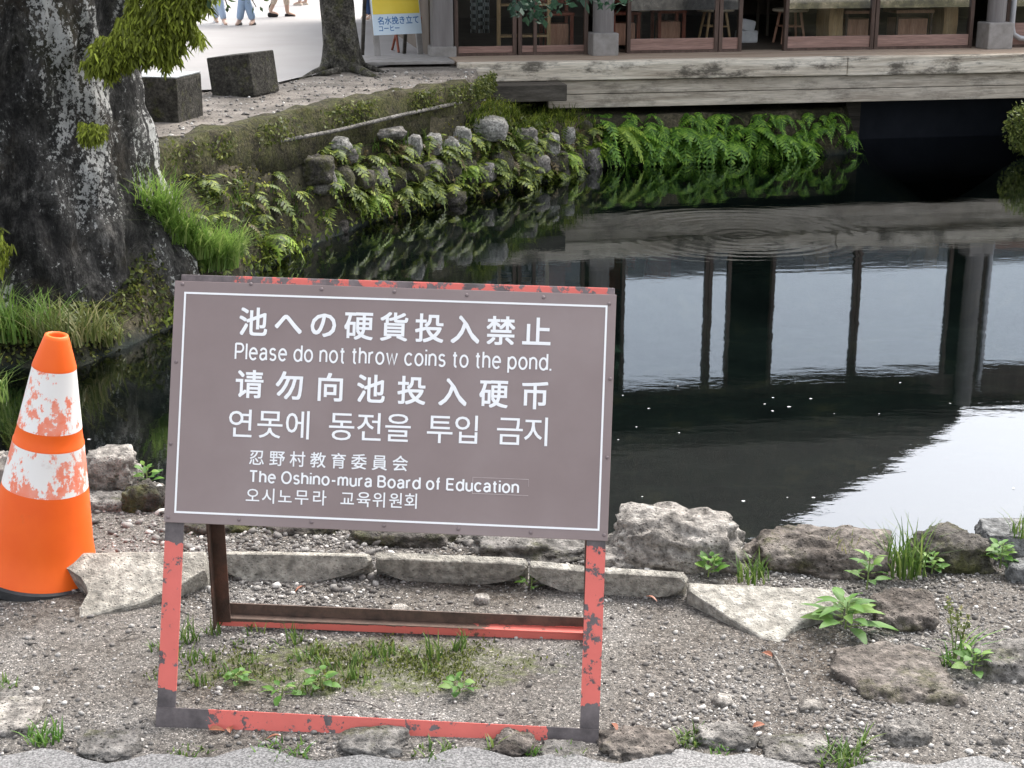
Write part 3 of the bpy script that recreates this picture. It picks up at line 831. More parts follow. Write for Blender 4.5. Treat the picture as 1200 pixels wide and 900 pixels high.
# =================================================================== BIG TREE (left)
def trunk_mesh(path, rads, seed, nr=96, lumps=0.16, flare=None, nz=110):
    """path: centre points, rads per point; ridged, lumpy trunk"""
    P = [Vector(p) for p in path]
    seg = np.cumsum([0] + [(b - a).length for a, b in zip(P[:-1], P[1:])])
    vs, fs = [], []
    for i in range(nz + 1):
        t = seg[-1] * i / nz
        k = min(len(P) - 2, int(np.searchsorted(seg, t, side='right') - 1))
        u = (t - seg[k]) / (seg[k + 1] - seg[k])
        # catmull-rom style smooth
        u2 = u * u * (3 - 2 * u)
        c = P[k].lerp(P[k + 1], u)
        r = rads[k] + (rads[k + 1] - rads[k]) * u2
        for j in range(nr):
            a = 2 * math.pi * j / nr
            d = Vector((math.cos(a), math.sin(a), 0))
            q = Vector((d.x * 1.3, d.y * 1.3, (c.z) * 0.55)) + Vector((seed, 0, 0))
            n1 = mnoise.fractal(q * 1.0, 1.0, 2.0, 3)
            n2 = mnoise.ridged_multi_fractal(q * 2.1 + Vector((5, 5, 0)), 1.0, 2.1, 4, 1.0, 2.0) - 1.0
            n3 = mnoise.fractal(Vector((d.x * 5, d.y * 5, c.z * 2.5)) + Vector((seed, 3, 1)), 0.9, 2.0, 4)
            n4 = mnoise.voronoi(Vector((d.x * 2.6, d.y * 2.6, c.z * 1.5 + seed)))[0]
            rr = r * (1 + lumps * n1 + lumps * 0.35 * n2 + lumps * .30 * n3 + lumps * .45 * (min(.5, n4[1] - n4[0]) - .2))
            if flare: rr *= 1 + flare(a, c.z)
            vs.append(tuple(c + d * rr))
    for i in range(nz):
        for j in range(nr):
            fs.append((i * nr + j, i * nr + (j + 1) % nr, (i + 1) * nr + (j + 1) % nr, (i + 1) * nr + j))
    fs.append(tuple(range(nr - 1, -1, -1))); fs.append(tuple(nz * nr + j for j in range(nr)))
    return vs, fs
def limb(b, p0, p1, r0, r1, sag=0.3, n=7):
    p0, p1 = Vector(p0), Vector(p1)
    pts, rd = [], []
    for i in range(n + 1):
        t = i / n
        q = p0.lerp(p1, t) + Vector((mnoise.noise(p0 * 3 + Vector((t * 3, 0, 0))) * sag, mnoise.noise(p0 * 3 + Vector((0, t * 3, 5))) * sag, math.sin(t * math.pi) * sag))
        pts.append(tuple(q)); rd.append(r0 + (r1 - r0) * t)
    b.tube(pts, rd, 10)
    return pts
def leaf_cards(centres, size, up_bias=0.3, droop=0.0, ratio=0.5):
    """one small folded leaf (4 verts, 2 tris) at each centre; returns V, F"""
    C = np.asarray(centres); n = len(C)
    a = rng.normal(size=(n, 3)); a[:, 2] -= droop
    a /= np.linalg.norm(a, axis=1, keepdims=True)
    up = rng.normal(size=(n, 3)); up[:, 2] += up_bias * 4
    b = np.cross(a, up); b /= np.linalg.norm(b, axis=1, keepdims=True) + 1e-9
    nn = np.cross(a, b)
    s = (size * rng.uniform(.6, 1.3, n))[:, None]
    v0 = C; v1 = C + a * s * .5 + b * s * ratio * .5 + nn * s * .06; v2 = C + a * s; v3 = C + a * s * .5 - b * s * ratio * .5 + nn * s * .06
    V = np.stack([v0, v1, v2, v3], 1).reshape(-1, 3)
    i = np.arange(n) * 4
    F = np.concatenate([np.stack([i, i + 1, i + 2], -1), np.stack([i, i + 2, i + 3], -1)])
    return V, F
def crown(tips, n, spread, size, name, mat, parent, droop=.2):
    T = np.array(tips)
    k = rng.integers(0, len(T), n)
    g = rng.normal(size=(n, 3)) * spread
    g[:, 2] *= .7
    C = T[k] + g
    C = C + 0.25 * np.sin(C[:, [1, 2, 0]] * 2.3)
    V, F = leaf_cards(C, size, .4, droop)
    return raw(name, V, F, mat, parent)

TB = Vector((-3.42, 10.75, -1.35))
tree = empty("old_tree", (TB.x, TB.y, -1.15))
tag(tree, "huge old tree with white lichen on black bark at the pond's left edge", "tree")
def big_flare(a, z):
    h = (z + 1.35)
    k = math.exp(-max(0, h) * 1.15)
    return k * (0.22 + 0.17 * math.sin(3 * a + .6) + 0.10 * math.sin(5 * a + 2.0)) + 0.10 * math.exp(-((z - 1.7) / .5) ** 2) * max(0, math.cos(a - R(-30)))
tv, tf = trunk_mesh([(-3.45, 10.75, -1.35), (-3.48, 10.75, -.6), (-3.52, 10.8, .3), (-3.50, 10.85, 1.3), (-3.45, 10.9, 2.2), (-3.5, 11.0, 3.6), (-3.7, 11.1, 5.6), (-3.8, 11.2, 7.5)],
                    [0.90, 0.84, 0.78, 0.80, 0.88, 0.72, 0.48, 0.2], 4.2, nr=190, lumps=.21, flare=big_flare, nz=170)
raw("trunk", tv, tf, M['bark'], tree, smooth=True)
lb = MB()
tips = []
for (p0, p1, r0) in [((-3.1, 10.7, 1.75), (-2.0, 10.3, 3.6), .26), ((-2.0, 10.3, 3.5), (-.9, 10.2, 5.2), .16), ((-2.0, 10.3, 3.4), (-1.6, 8.7, 5.0), .13), ((-3.7, 11, 3.2), (-5.6, 10.2, 5.6), .3), ((-3.7, 11.1, 4.4), (-3.6, 13.3, 6.8), .24),
                     ((-3.7, 11.1, 5), (-2.1, 11.6, 7.3), .2), ((-3.8, 11.1, 5.5), (-5.2, 12, 8.2), .18), ((-3.7, 11.1, 4.6), (-4.0, 8.6, 6.7), .2), ((-3.8, 11.2, 7.2), (-3.7, 11.1, 9), .16)]:
    pts = limb(lb, p0, p1, r0, r0 * .45)
    tips += pts[3:]
    for q in range(4):
        s = Vector(pts[3 + q]); e = s + Vector((random.uniform(-1.1, 1.1), random.uniform(-1.1, 1.1), random.uniform(.1, 1.1)))
        tips += limb(lb, s, e, r0 * .35, .02, .1, 4)[2:]
lb.build("limb", M['bark2'], tree, smooth=True)
crown([t for t in tips if t[2] > 3.6], 5200, .55, .17, "crown", M['leaf_tree'], tree)
# clumps of hanging moss on the trunk
def moss_clump(label, pxs, Y, n, ln):
    C = []
    for k in range(n):
        px0, px1, py0, py1 = random.choices(pxs, [abs((q[1] - q[0]) * (q[3] - q[2])) for q in pxs])[0]
        u = math.sqrt(random.random()) if random.random() < .5 else random.random()
        cx, cy = (px0 + px1) / 2, (py0 + py1) / 2
        a = random.uniform(0, 6.283); r = math.sqrt(random.random()) * (.84 + .75 * mnoise.noise(Vector((math.cos(a) * 2.2, math.sin(a) * 2.2, px0 * .1))))
        if mnoise.noise(Vector((math.cos(a) * r * 4, math.sin(a) * r * 4, py0 * .1))) < -.22: continue
        C.append(tuple(atY(cx + math.cos(a) * r * (px1 - px0) / 2, cy + math.sin(a) * r * (py1 - py0) / 2, Y + random.uniform(-.14, .14) + .10 * r)))
    C = np.array(C); m = len(C)
    d = np.stack([rng.normal(0, .45, m), rng.normal(-.35, .4, m), -1 + rng.normal(0, .25, m)], -1)
    d /= np.linalg.norm(d, axis=1, keepdims=True)
    s = (.35 + 1.25 * rng.uniform(0, 1, m) ** 2.2)[:, None] * ln * 1.25
    w = np.cross(d, rng.normal(size=(m, 3))); w /= np.linalg.norm(w, axis=1, keepdims=True)
    w *= (.0035 + s * .05)
    V = np.stack([C - w * .6, C + w * .6, C + d * s * .55 + w, C + d * s, C + d * s * .55 - w], 1).reshape(-1, 3)
    i = np.arange(m) * 5
    F = np.concatenate([np.stack([i, i + 1, i + 2], -1), np.stack([i, i + 2, i + 4], -1), np.stack([i + 4, i + 2, i + 3], -1)])
    o = raw("moss", V, F, M['moss_hang'], tree)
    o['label'] = label
moss_clump("thick shaggy moss drooping from the fork", [(158, 256, -90, 40), (150, 240, -40, 60), (156, 214, 20, 84), (130, 190, 10, 60)], 9.95, 30000, .052)
moss_clump("bright moss clump on the front of the trunk", [(118, 176, 30, 66), (96, 146, 48, 92), (110, 170, 40, 84)], 9.88, 9000, .045)
moss_clump("small moss patch lower on the trunk", [(90, 128, 142, 168)], 9.92, 1800, .04)
moss_clump("dull moss at the left foot of the trunk", [(-20, 14, 266, 325)], 9.75, 900, .05)
# leafy twig dipping into the top of the frame
tw = MB(); lc = []
for (a, b) in (((232, -70, 9.6), (268, 12, 9.3)), ((250, -60, 9.5), (300, 8, 9.2)), ((300, -70, 9.4), (312, -2, 9.2)), ((246, -60, 9.6), (247, 4, 9.4))):
    p0, p1 = atY(*a), atY(*b)
    tw.tube([tuple(p0), tuple(p0.lerp(p1, .5) + Vector((.02, 0, .02))), tuple(p1)], [.008, .006, .003], 5)
    for k in range(14):
        t = .45 + .55 * k / 13
        lc.append(tuple(p0.lerp(p1, t) + Vector((random.uniform(-.03, .03), random.uniform(-.03, .03), random.uniform(-.02, .03)))))
tw.build("twig", M['bark2'], tree)
V, F = leaf_cards(lc, .058, .5, .4, .5)
raw("twig_leaves", V, F, M['leaf_tree'], tree)

# =================================================================== SECOND TREE (behind the path)
t2 = at(400, 84, 0)
tree2 = empty("slim_tree", (t2.x, t2.y + .2, 0))
tag(tree2, "slim grey barked tree with spreading roots beside the coffee sign", "tree")
def flare2(a, z):
    return math.exp(-max(0, z) * 7) * (.25 + .22 * math.sin(4 * a + 1) + .12 * math.sin(7 * a))
bx, by = t2.x - .02, t2.y + .2
tv, tf = trunk_mesh([(bx + .02, by, -.15), (bx, by, .3), (bx - .06, by, 1.0), (bx - .1, by + .1, 2.2), (bx + .1, by + .2, 3.6), (bx, by + .3, 5.4)], [.20, .19, .185, .165, .13, .05], 9.1, nr=64, lumps=.14, flare=flare2, nz=90)
raw("trunk", tv, tf, M['bark2'], tree2, smooth=True)
rb = MB()
for (a, b, r) in (((385, 84), (345, 95), .03), ((412, 86), (446, 92), .045), ((398, 90), (362, 89), .03), ((420, 82), (456, 86), .03)):
    p0, p1 = at(*a), at(*b)
    rb.tube([(p0.x, p0.y + .1, .06), tuple(p0.lerp(p1, .5) + Vector((0, 0.03, .03))), (p1.x, p1.y, -.02)], [r * 1.3, r, r * .5], 9)
rb.build("roots", M['bark2'], tree2, smooth=True)
lb = MB(); tips = []
for (p0, p1, r0) in [((bx, by, 2.6), (bx + 2.2, by - .8, 4.2), .1), ((bx, by, 3), (bx - 1.8, by + .7, 4.6), .1), ((bx, by, 3.4), (bx + .3, by - 2.0, 5), .08), ((bx, by, 3.8), (bx + 1.2, by + 1.4, 5.6), .08), ((bx, by, 4.2), (bx - .8, by - .9, 6), .07)]:
    pts = limb(lb, p0, p1, r0, r0 * .4, .2); tips += pts[3:]
    for q in range(3):
        s = Vector(pts[4 + q]); e = s + Vector((random.uniform(-.9, .9), random.uniform(-.9, .9), random.uniform(0, .8)))
        tips += limb(lb, s, e, r0 * .3, .015, .1, 4)[2:]
# low branch whose leaves hang in front of the cafe doors
low = limb(lb, (bx + 1.6, by - .6, 3.7), (0.55, 16.6, 1.35), .05, .012, .15)
lb.build("limb", M['bark2'], tree2, smooth=True)
crown(tips, 2200, .42, .14, "crown", M['leaf_tree'], tree2)
lc = []
for (px0, px1, py0, py1, n) in ((598, 660, -40, 14, 150), (655, 720, -40, 4, 130), (610, 640, 0, 24, 40), (700, 735, -25, 10, 40)):
    for k in range(n):
        lc.append(tuple(atY(random.uniform(px0, px1), random.uniform(py0, py1), random.uniform(16.3, 16.9))))
V, F = leaf_cards(lc, .11, .5, .3, .5)
raw("hanging_leaves", V, F, M['leaf_blue'], tree2)

# =================================================================== STONE CUBES
def cube_seat(label, px, py, w, h, rz, tilt, top=None):
    p = at(px, py)
    root = empty("stone_cube", (p.x, p.y + w / 2, 0), 0)
    tag(root, label, "stone cube", "squared stone cubes on the earth path")
    T = Matrix.Translation((p.x, p.y + w / 2, -0.02)) @ Matrix.Rotation(rz, 4, 'Z') @ Matrix.Rotation(tilt, 4, 'Y')
    b = MB(T); b.box(-w / 2, w / 2, -w / 2, w / 2, 0, h, .014)
    b.build("block", M['cube'], root)
    if top:
        b = MB(T); b.box(-w / 2 + .004, w / 2 - .004, -w / 2 + .004, w / 2 - .004, h + .001, h + .014, .004)
        b.build("sheen_slab", M['cubesheen'], root)
cube_seat("dark stone cube with sky sheen coloured onto its wet top beside the big trunk", 183, 143, .52, .38, R(-12), 0, True)
cube_seat("tilted dark stone cube standing alone on the path", 284, 113, .47, .40, R(-22), R(-7))

# =================================================================== CAFE (far side)
TH = R(10.5)
O0 = Vector((-0.58, 17.58, 0.0))
CT = Matrix.Translation(O0) @ Matrix.Rotation(TH, 4, 'Z')
CTi = CT.inverted()
def cu(px, py, v):                        # local (u, z) of a pixel on the plane at local depth v
    o = CTi @ Vector((0, 0, CAM_H)); d = CTi.to_3x3() @ ray(px, py)
    t = (v - o.y) / d.y
    p = o + d * t
    return p.x, p.z
WV = 0.95
FZ = 0.05                                   # deck floor height
U = lambda px, py=30: cu(px, py, WV)[0]
deck = empty("wooden_deck", mat=CT); tag(deck, "long weathered timber deck edge over the water under the cafe", "deck")
b = MB(CT); b.box(0.0, 9.5, 0.02, 1.9, FZ - .06, FZ); b.build("deck_boards", M['deckfloor'], deck)
b = MB(CT)
x = -0.01
b.box(-.02, 4.6, -.03, .16, FZ - .205, FZ + .006, .014); b.box(4.606, 9.5, -.035, .16, FZ - .21, FZ + .004, .014)
b.build("edge_beam", M['beam'], deck)
b = MB(CT); b.box(1.02, 9.5, 0.03, .14, FZ - .365, FZ - .215, .008)
b.build("upper_fascia", M['beam2'], deck)
b = MB(CT); b.box(1.02, 9.5, 0.034, .14, FZ - .525, FZ - .372, .008)
b.build("lower_fascia", M['beam2'], deck)
for u in (5.0, 7.6):
    b = MB(CT); b.box(u, u + .2, .9, 1.1, -2.4, FZ - .07); b.build("pile", M['darkwood'], deck)
b = MB(CT); b.box(-.02, 1.14, -.42, -.06, -.34, -.155, .012)
tag(b.build("timber_step", M['darkwood']), "dark wet timber laid as a step below the deck's left end", "timber")
p = at(470, 80); 
b = MB(CT); b.box(-1.05, -.03, .25, 1.2, .03, .062, .006)
tag(b.build("door_slab", M['columnbase']), "pale stone slab in front of the cafe's corner post", "slab")

cafe = empty("cafe_building", mat=CT @ Matrix.Translation((0, WV, FZ)))
tag(cafe, "cafe with wide glass front, brown frames and dark thatched hip roof over the pond", "building")
D = 7.0
UR = 9.4
HT = 2.02
# shell
b = MB(CT); b.box(U(532), UR, WV + .25, WV + D, FZ - .05, FZ + .002); b.build("floor", M['interior'], cafe)
b = MB(CT)
b.box(U(507), UR, WV + D, WV + D + .15, -.6, 3.0); b.box(U(507), U(507) + .12, WV + .35, WV + D, -.6, 2.9); b.box(UR, UR + .15, WV, WV + D, -.6, 2.9)
b.box(U(507) + .12, UR, WV + .06, WV + D, 2.45, 2.5)
b.build("wall", M['interior'], cafe)
b = MB(CT); b.box(U(507), UR, WV + .02, WV + .16, HT, 2.45); b.build("lintel", M['framewood'], cafe)
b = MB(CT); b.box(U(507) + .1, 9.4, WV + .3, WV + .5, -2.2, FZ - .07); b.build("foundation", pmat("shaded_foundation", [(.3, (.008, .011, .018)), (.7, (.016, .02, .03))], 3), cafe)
# hip roof
e0, e1 = -.9, 6.5
vf, vb = .05, WV + D + 1.0
hz0, hz1 = 2.25, 2.55
rise = 4.7
ridge_v = (vf + vb) / 2
ins = (vb - vf) / 2
vs = [(e0, vf, hz0), (e1, vf, hz0), (e1, vb, hz0), (e0, vb, hz0), (e0 + .05, vf + .12, hz1), (e1 - .05, vf + .12, hz1), (e1 - .05, vb - .1, hz1), (e0 + .05, vb - .1, hz1),
      (e0 + ins * .8, ridge_v, hz1 + rise), (max(e1 - ins, e0 + ins * .8 + .4), ridge_v, hz1 + rise)]
fs = [(3, 2, 1, 0), (0, 1, 5, 4), (1, 2, 6, 5), (2, 3, 7, 6), (3, 0, 4, 7), (4, 5, 9, 8), (5, 6, 9), (6, 7, 8, 9), (7, 4, 8)]
raw("roof", [tuple(CT @ Vector(v)) for v in vs], fs, M['thatch'], cafe)
b = MB(CT); b.box(e1 - .6, UR + .3, WV - .12, WV + D + .2, 2.46, 2.55); b.build("flat_roof", M['framewood'], cafe)
def post(name, px0, px1, mat, v0=WV - .02, dep=.2, z0=FZ, z1=2.45, bev=.01):
    b = MB(CT); b.box(U(px0), U(px1), v0, v0 + dep, z0, z1, bev); return b.build(name, mat, cafe)
# corner post and stone-footed columns
post("corner_post", 507, 531, M['column'], dep=.26)
b = MB(CT); b.box(U(504), U(534), WV - .05, WV + .26, FZ - .01, FZ + .12, .012); b.build("post_base", M['columnbase'], cafe)
for (a, c, a2, c2, hb) in ((693, 717, 690, 720, .26), (1153, 1173, 1148, 1177, .32)):
    uc, r = (U(a) + U(c)) / 2, (U(c) - U(a)) / 2
    b = MB(CT); b.lathe([(r, FZ + hb), (r, 2.45), (0.001, 2.45)], 24, uc, WV - .08)
    col_ = b.build("column", M['column'], cafe, smooth=False)
    w2 = (U(c2) - U(a2)) / 2
    b = MB(CT); b.box(uc - w2, uc + w2, WV - .08 - w2, WV - .08 + w2, FZ - .005, FZ + hb + .005, .02)
    b.build("column_base", M['columnbase'], cafe)
# window bays: (left px, right px, kick board?, added mirror upper pane?)
fr = .045
def bay(px0, px1, kick, bright_top, name="window", mull=()):
    u0, u1 = U(px0), U(px1)
    b = MB(CT)
    b.box(u0, u0 + fr, WV + .03, WV + .11, FZ, HT); b.box(u1 - fr, u1, WV + .03, WV + .11, FZ, HT)
    b.box(u0 + fr, u1 - fr, WV + .03, WV + .11, HT - .06, HT); b.box(u0 + fr, u1 - fr, WV + .03, WV + .11, FZ, FZ + .03)
    for m in mull: b.box(U(m) - .02, U(m) + .02, WV + .035, WV + .105, FZ + .03, HT - .06)
    w = b.build(name, M['framewood'], cafe)
    z0 = FZ + .03
    if kick:
        k = MB(CT); k.box(u0 + fr, u1 - fr, WV + .045, WV + .085, FZ + .032, FZ + kick, .004); k.build("kick_board", M['kick'], w)
        z0 = FZ + kick
    zs = FZ + .50 if bright_top else HT - .06
    p = MB(CT); p.box(u0 + fr, u1 - fr, WV + .066, WV + .072, z0, zs); p.build("pane", M['glass'], w)
    if bright_top:
        q = MB(CT); q.box(u0 + fr, u1 - fr, WV + .066, WV + .072, zs + .002, HT - .06); o = q.build("pane", M['added_mirror'], w); o['label'] = "upper pane with a mirror coat added to brighten its reflection"
    return w
bay(533, 606, .11, False, "glass_door"); bay(608, 690, .11, False, "glass_door", (628,))
bay(736, 843, .17, True); bay(844, 871, .17, True)
bay(921, 1026, .17, True); bay(1027, 1142, .17, True)
bay(1180, 1262, .3, True); bay(1263, 1360, .3, True)
b = MB(CT); b.box(U(872), U(920), WV + .3, WV + .36, FZ, HT); b.build("door_curtain", pmat("teal_curtain", [(.3, (.012, .035, .035)), (.7, (.02, .05, .05))], 6, stretch=(6, 1, .5)), cafe) if False else None
# downpipe at the right column
u = U(1183)
b = MB(CT); b.tube([(u, WV - .06, 2.2), (u, WV - .06, .32), (u + .03, WV - .06, .22), (u + .12, WV - .06, .17), (u + .3, WV - .06, .15), (u + .45, WV - .06, .15)], .035, 12)
b.build("downpipe", M['pipe'], cafe, smooth=True)

# ---- furniture inside the cafe
def place(px, py, v): 
    u, z = cu(px, py, v); return u
def stool(label, px, v, h, r, legmat):
    u = place(px, 20, v)
    root = empty("stool", mat=CT @ Matrix.Translation((u, v, FZ)))
    tag(root, label, "stool", "round stools inside the cafe")
    T = CT @ Matrix.Translation((u, v, FZ))
    b = MB(T); b.lathe([(0.001, h - .035), (r * .94, h - .035), (r, h - .025), (r, h - .006), (r * .97, h), (0.001, h)], 28); b.build("seat", M['tablewood'], root)
    for k in range(4):
        a = math.pi / 4 + k * math.pi / 2
        b = MB(T); b.tube([(math.cos(a) * r * .62, math.sin(a) * r * .62, h - .04), (math.cos(a) * r * .95, math.sin(a) * r * .95, 0.002)], [.02, .016], 8); b.build("leg", legmat, root)
    b = MB(T)
    q = [(math.cos(math.pi / 4 + k * math.pi / 2) * r * .8, math.sin(math.pi / 4 + k * math.pi / 2) * r * .8) for k in range(4)]
    for k in range(4): b.tube([(*q[k], h * .5), (*q[(k + 1) % 4], h * .5)], .009, 6)
    b.build("stretcher", legmat, root)
stool("pale round stool standing behind the window's brown mullion", 838, 2.3, .44, .25, M['lightwood'])
stool("pale round stool with reddish legs inside the open door", 926, 2.1, .44, .235, M['pinkwood'])
def slab_table(label, px0, px1, v, h):
    u0, u1 = place(px0, 12, v), place(px1, 12, v)
    root = empty("side_table", mat=CT @ Matrix.Translation(((u0 + u1) / 2, v, FZ))); tag(root, label, "table", "tables inside the cafe")
    T = CT
    b = MB(T); b.box(u0, u1, v - .25, v + .25, FZ + h - .035, FZ + h, .008); b.build("tabletop", M['tablewood'], root)
    for uu in (u0 + .05, u1 - .05):
        for vv in (v - .2, v + .2):
            b = MB(T); b.box(uu - .018, uu + .018, vv - .018, vv + .018, FZ, FZ + h - .035); b.build("leg", M['interior'], root)
slab_table("low pale table far inside behind the open door", 890, 936, 3.6, .56)
slab_table("pale low table between the red chairs behind the left window", 742, 790, 2.6, .44)
def booth_chair(label, px_back0, px_back1, px_seat0, px_seat1, v, mirror):
    """curved plywood back, seat slab and boxed base"""
    u0, u1 = place(px_back0, 20, v), place(px_back1, 20, v); s0, s1 = place(px_seat0, 20, v), place(px_seat1, 20, v)
    root = empty("wooden_chair", mat=CT @ Matrix.Translation(((s0 + s1) / 2, v, FZ)))
    tag(root, label, "chair", "wooden chairs behind the right windows")
    sgn = -1 if mirror else 1
    b = MB(CT)
    n = 12; vs, fs = [], []
    w = u1 - u0
    for i in range(n + 1):
        t = i / n
        z = FZ + t * .95
        off = sgn * (-.10 * max(0, t - .25) ** 1.2 * -1.0 - .03 * math.sin(t * 3.1))
        for (uu, vv) in ((u0, v - .22), (u0 + w, v - .22), (u0 + w, v + .22), (u0, v + .22)):
            vs.append((uu + off * 1.0, vv, z))
    for i in range(n):
        for k in range(4): fs.append((i * 4 + k, i * 4 + (k + 1) % 4, i * 4 + 4 + (k + 1) % 4, i * 4 + 4 + k))
    fs.append((3, 2, 1, 0)); fs.append(tuple(n * 4 + k for k in range(4)))
    b.add(vs, fs); b.build("backrest", M['lightwood'], root)
    b = MB(CT); b.box(s0, s1, v - .22, v + .22, FZ + .40, FZ + .44, .008); b.build("seat", M['pinkwood'], root)
    b = MB(CT); b.box(s0 + .05, s1 - .06, v - .17, v + .17, FZ, FZ + .33, .01); b.build("base", M['pinkwood'], root)
    for uu in (s0 + .015, s1 - .04):
        b = MB(CT); b.box(uu, uu + .025, v - .21, v - .18, FZ, FZ + .40); b.build("leg", M['framewood'], root)
booth_chair("light wooden chair with curved back left of the window mullion", 966, 982, 983, 1022, 1.75, False)
booth_chair("light wooden chair with curved back right of the window mullion, facing left", 1096, 1112, 1042, 1086, 1.75, True)
def red_chair(label, px, v):
    u = place(px, 20, v)
    root = empty("red_chair", mat=CT @ Matrix.Translation((u, v, FZ))); tag(root, label, "chair", "red wooden chairs inside the cafe")
    T = CT @ Matrix.Translation((u, v, FZ))
    b = MB(T); b.box(-.19, .19, -.19, .19, .42, .455, .01); b.build("seat", M['redwood'], root)
    for (x, y) in ((-.16, -.16), (.16, -.16)):
        b = MB(T); b.box(x - .02, x + .02, y - .02, y + .02, 0, .42); b.build("leg", M['redwood'], root)
    for x in (-.16, .16):
        b = MB(T); b.box(x - .02, x + .02, .15, .19, 0, .9); b.build("leg", M['redwood'], root)
    b = MB(T); b.box(-.14, .14, .155, .18, .55, .88, .006); b.build("backrest", M['redwood'], root)
    b = MB(T); b.box(-.13, .13, -.13, .13, .05, .32, .012); b.build("drawer_box", M['pinkwood'], root)
red_chair("red wooden chair seen through the left glass door", 652, 1.7)
red_chair("red wooden chair right of the stone footed column", 730, 1.7)
red_chair("reddish wooden chair behind the left window board", 783, 1.9)
b = MB(CT); u = place(875, 35, 2.3)
b.box(u - .13, u + .13, 2.2, 2.42, FZ + .0, FZ + .16, .03); b.box(u - .1, u + .1, 2.22, 2.4, FZ + .15, FZ + .3, .04, rot=Matrix.Rotation(.2, 3, 'Y'))
tag(b.build("shopping_bag", M['whiteplastic']), "crumpled white bag on the floor just inside the open door", "bag")
t = NT("checked_cloth"); c = t.coord('Object', (1, 1, 1)); ck = t.node("ShaderNodeTexChecker"); ck.inputs['Scale'].default_value = 22; t.link(c, ck.inputs[0])
ck.inputs[1].default_value = (.03, .04, .045, 1); ck.inputs[2].default_value = (.28, .32, .33, 1)
M['checked'] = t.done(t.bsdf(ck.outputs[0], .9))
b = MB(CT); u0, u1 = place(552, 20, 1.6), place(574, 20, 1.6)
n = 16; vs, fs = [], []
for i in range(n + 1):
    for z in (FZ + .22, FZ + .6, FZ + 1.0, FZ + 1.5):
        vs.append((u0 + (u1 - u0) * i / n, 1.6 + .035 * math.sin(i * 1.6), z))
for i in range(n):
    for k in range(3): fs.append((i * 4 + k, i * 4 + 4 + k, i * 4 + 5 + k, i * 4 + 1 + k))
b.add(vs, fs); o = b.build("hanging_cloth", M['checked'], smooth=True)
md = o.modifiers.new("thick", 'SOLIDIFY'); md.thickness = .01
tag(o, "dark checked cloth hanging inside the left glass door", "cloth")
u = place(583, 20, 1.5)
root = empty("display_shelf", mat=CT @ Matrix.Translation((u + .3, 1.5, FZ))); tag(root, "light wooden shelf stand inside the left glass door", "shelf")
for uu in (u, u + .62):
    b = MB(CT); b.box(uu - .022, uu + .022, 1.4, 1.45, FZ, FZ + 1.1); b.build("upright", M['lightwood'], root)
for zz in (.18, .55, .95):
    b = MB(CT); b.box(u + .022, u + .598, 1.36, 1.6, FZ + zz, FZ + zz + .025); b.build("shelf_board", M['lightwood'], root)

# =================================================================== PLANTS
def frond(base, az, L, lift, droop, nl=13, wid=.26, seed=0):
    """one fern frond: arching midrib with paired tapering leaflets"""
    r = random.Random(seed)
    V, F = [], []
    d = Vector((math.cos(az), math.sin(az), 0)); side = Vector((-d.y, d.x, 0))
    def P(t): return Vector(base) + d * (L * t * (1 - .18 * t)) + Vector((0, 0, L * (lift * t - droop * t * t)))
    for i in range(nl):
        t0, t1 = i / nl, (i + 1) / nl
        a, b = P(t0), P(t1)
        k = len(V); w = .006 * L / .3
        V += [a - side * w, a + side * w, b + side * w * .7, b - side * w * .7]; F.append((k, k + 1, k + 2, k + 3))
        tt = (i + .6) / nl
        if tt < .14: continue
        ll = L * wid * math.sin(math.pi * min(1, (tt * .86 + .14)) ** .8) * r.uniform(.85, 1.1)
        c = P(tt); fwd = (P(min(1, tt + .08)) - P(tt)).normalized()
        for s in (-1, 1):
            tip = c + side * s * ll + fwd * ll * .35 + Vector((0, 0, -ll * .22))
            m = c.lerp(tip, .45); hw = fwd * (L / nl) * .46
            k = len(V)
            V += [c - hw * .4, m - hw, tip, m + hw, c + hw * .4]; F += [(k, k + 1, k + 3, k + 4), (k + 1, k + 2, k + 3)]
    return [tuple(v) for v in V], F
def fern_into(b, base, n, L, seed, az0=None, spread=math.pi * 2, lift=.75, droop=.8, nl=12):
    r = random.Random(seed)
    for k in range(n):
        az = r.uniform(0, 6.283) if az0 is None else az0 + r.uniform(-.5, .5) * spread
        V, F = frond(base, az, L * r.uniform(.7, 1.15), lift * r.uniform(.6, 1.25), droop * r.uniform(.7, 1.2), nl, seed=r.random())
        b.add(V, F)
def fern(label, base, n, L, seed, mat, group, **kw):
    b = MB(); fern_into(b, base, n, L, seed, **kw)
    return tag(b.build("fern", mat), label, "fern", group)
def blades(b, base, n, h, spread, seed, w=.004, lean=.5, az0=None):
    r = random.Random(seed)
    for k in range(n):
        a = r.uniform(0, 6.283); rr = spread * math.sqrt(r.random())
        p = Vector(base) + Vector((math.cos(a) * rr, math.sin(a) * rr, -.006))
        az = r.uniform(0, 6.283) if az0 is None else az0 + r.uniform(-1.1, 1.1)
        d = Vector((math.cos(az), math.sin(az), 0)); s = Vector((-d.y, d.x, 0))
        H = h * r.uniform(.45, 1.15); ln = lean * r.uniform(.3, 1.5)
        vs = []
        for i, t in enumerate((0, .35, .7, 1)):
            q = p + d * (H * ln * t * t) + Vector((0, 0, H * t * (1 - .28 * ln * t)))
            ww = w * (1, .9, .6, 0.08)[i] * r.uniform(.8, 1.1)
            vs += [tuple(q - s * ww), tuple(q + s * ww)]
        b.add(vs, [(0, 1, 3, 2), (2, 3, 5, 4), (4, 5, 7, 6)])
def grass(label, base, n, h, spread, seed, mat, group, name="grass_tuft", **kw):
    b = MB(); blades(b, base, n, h, spread, seed, **kw)
    return tag(b.build(name, mat), label, "grass", group)
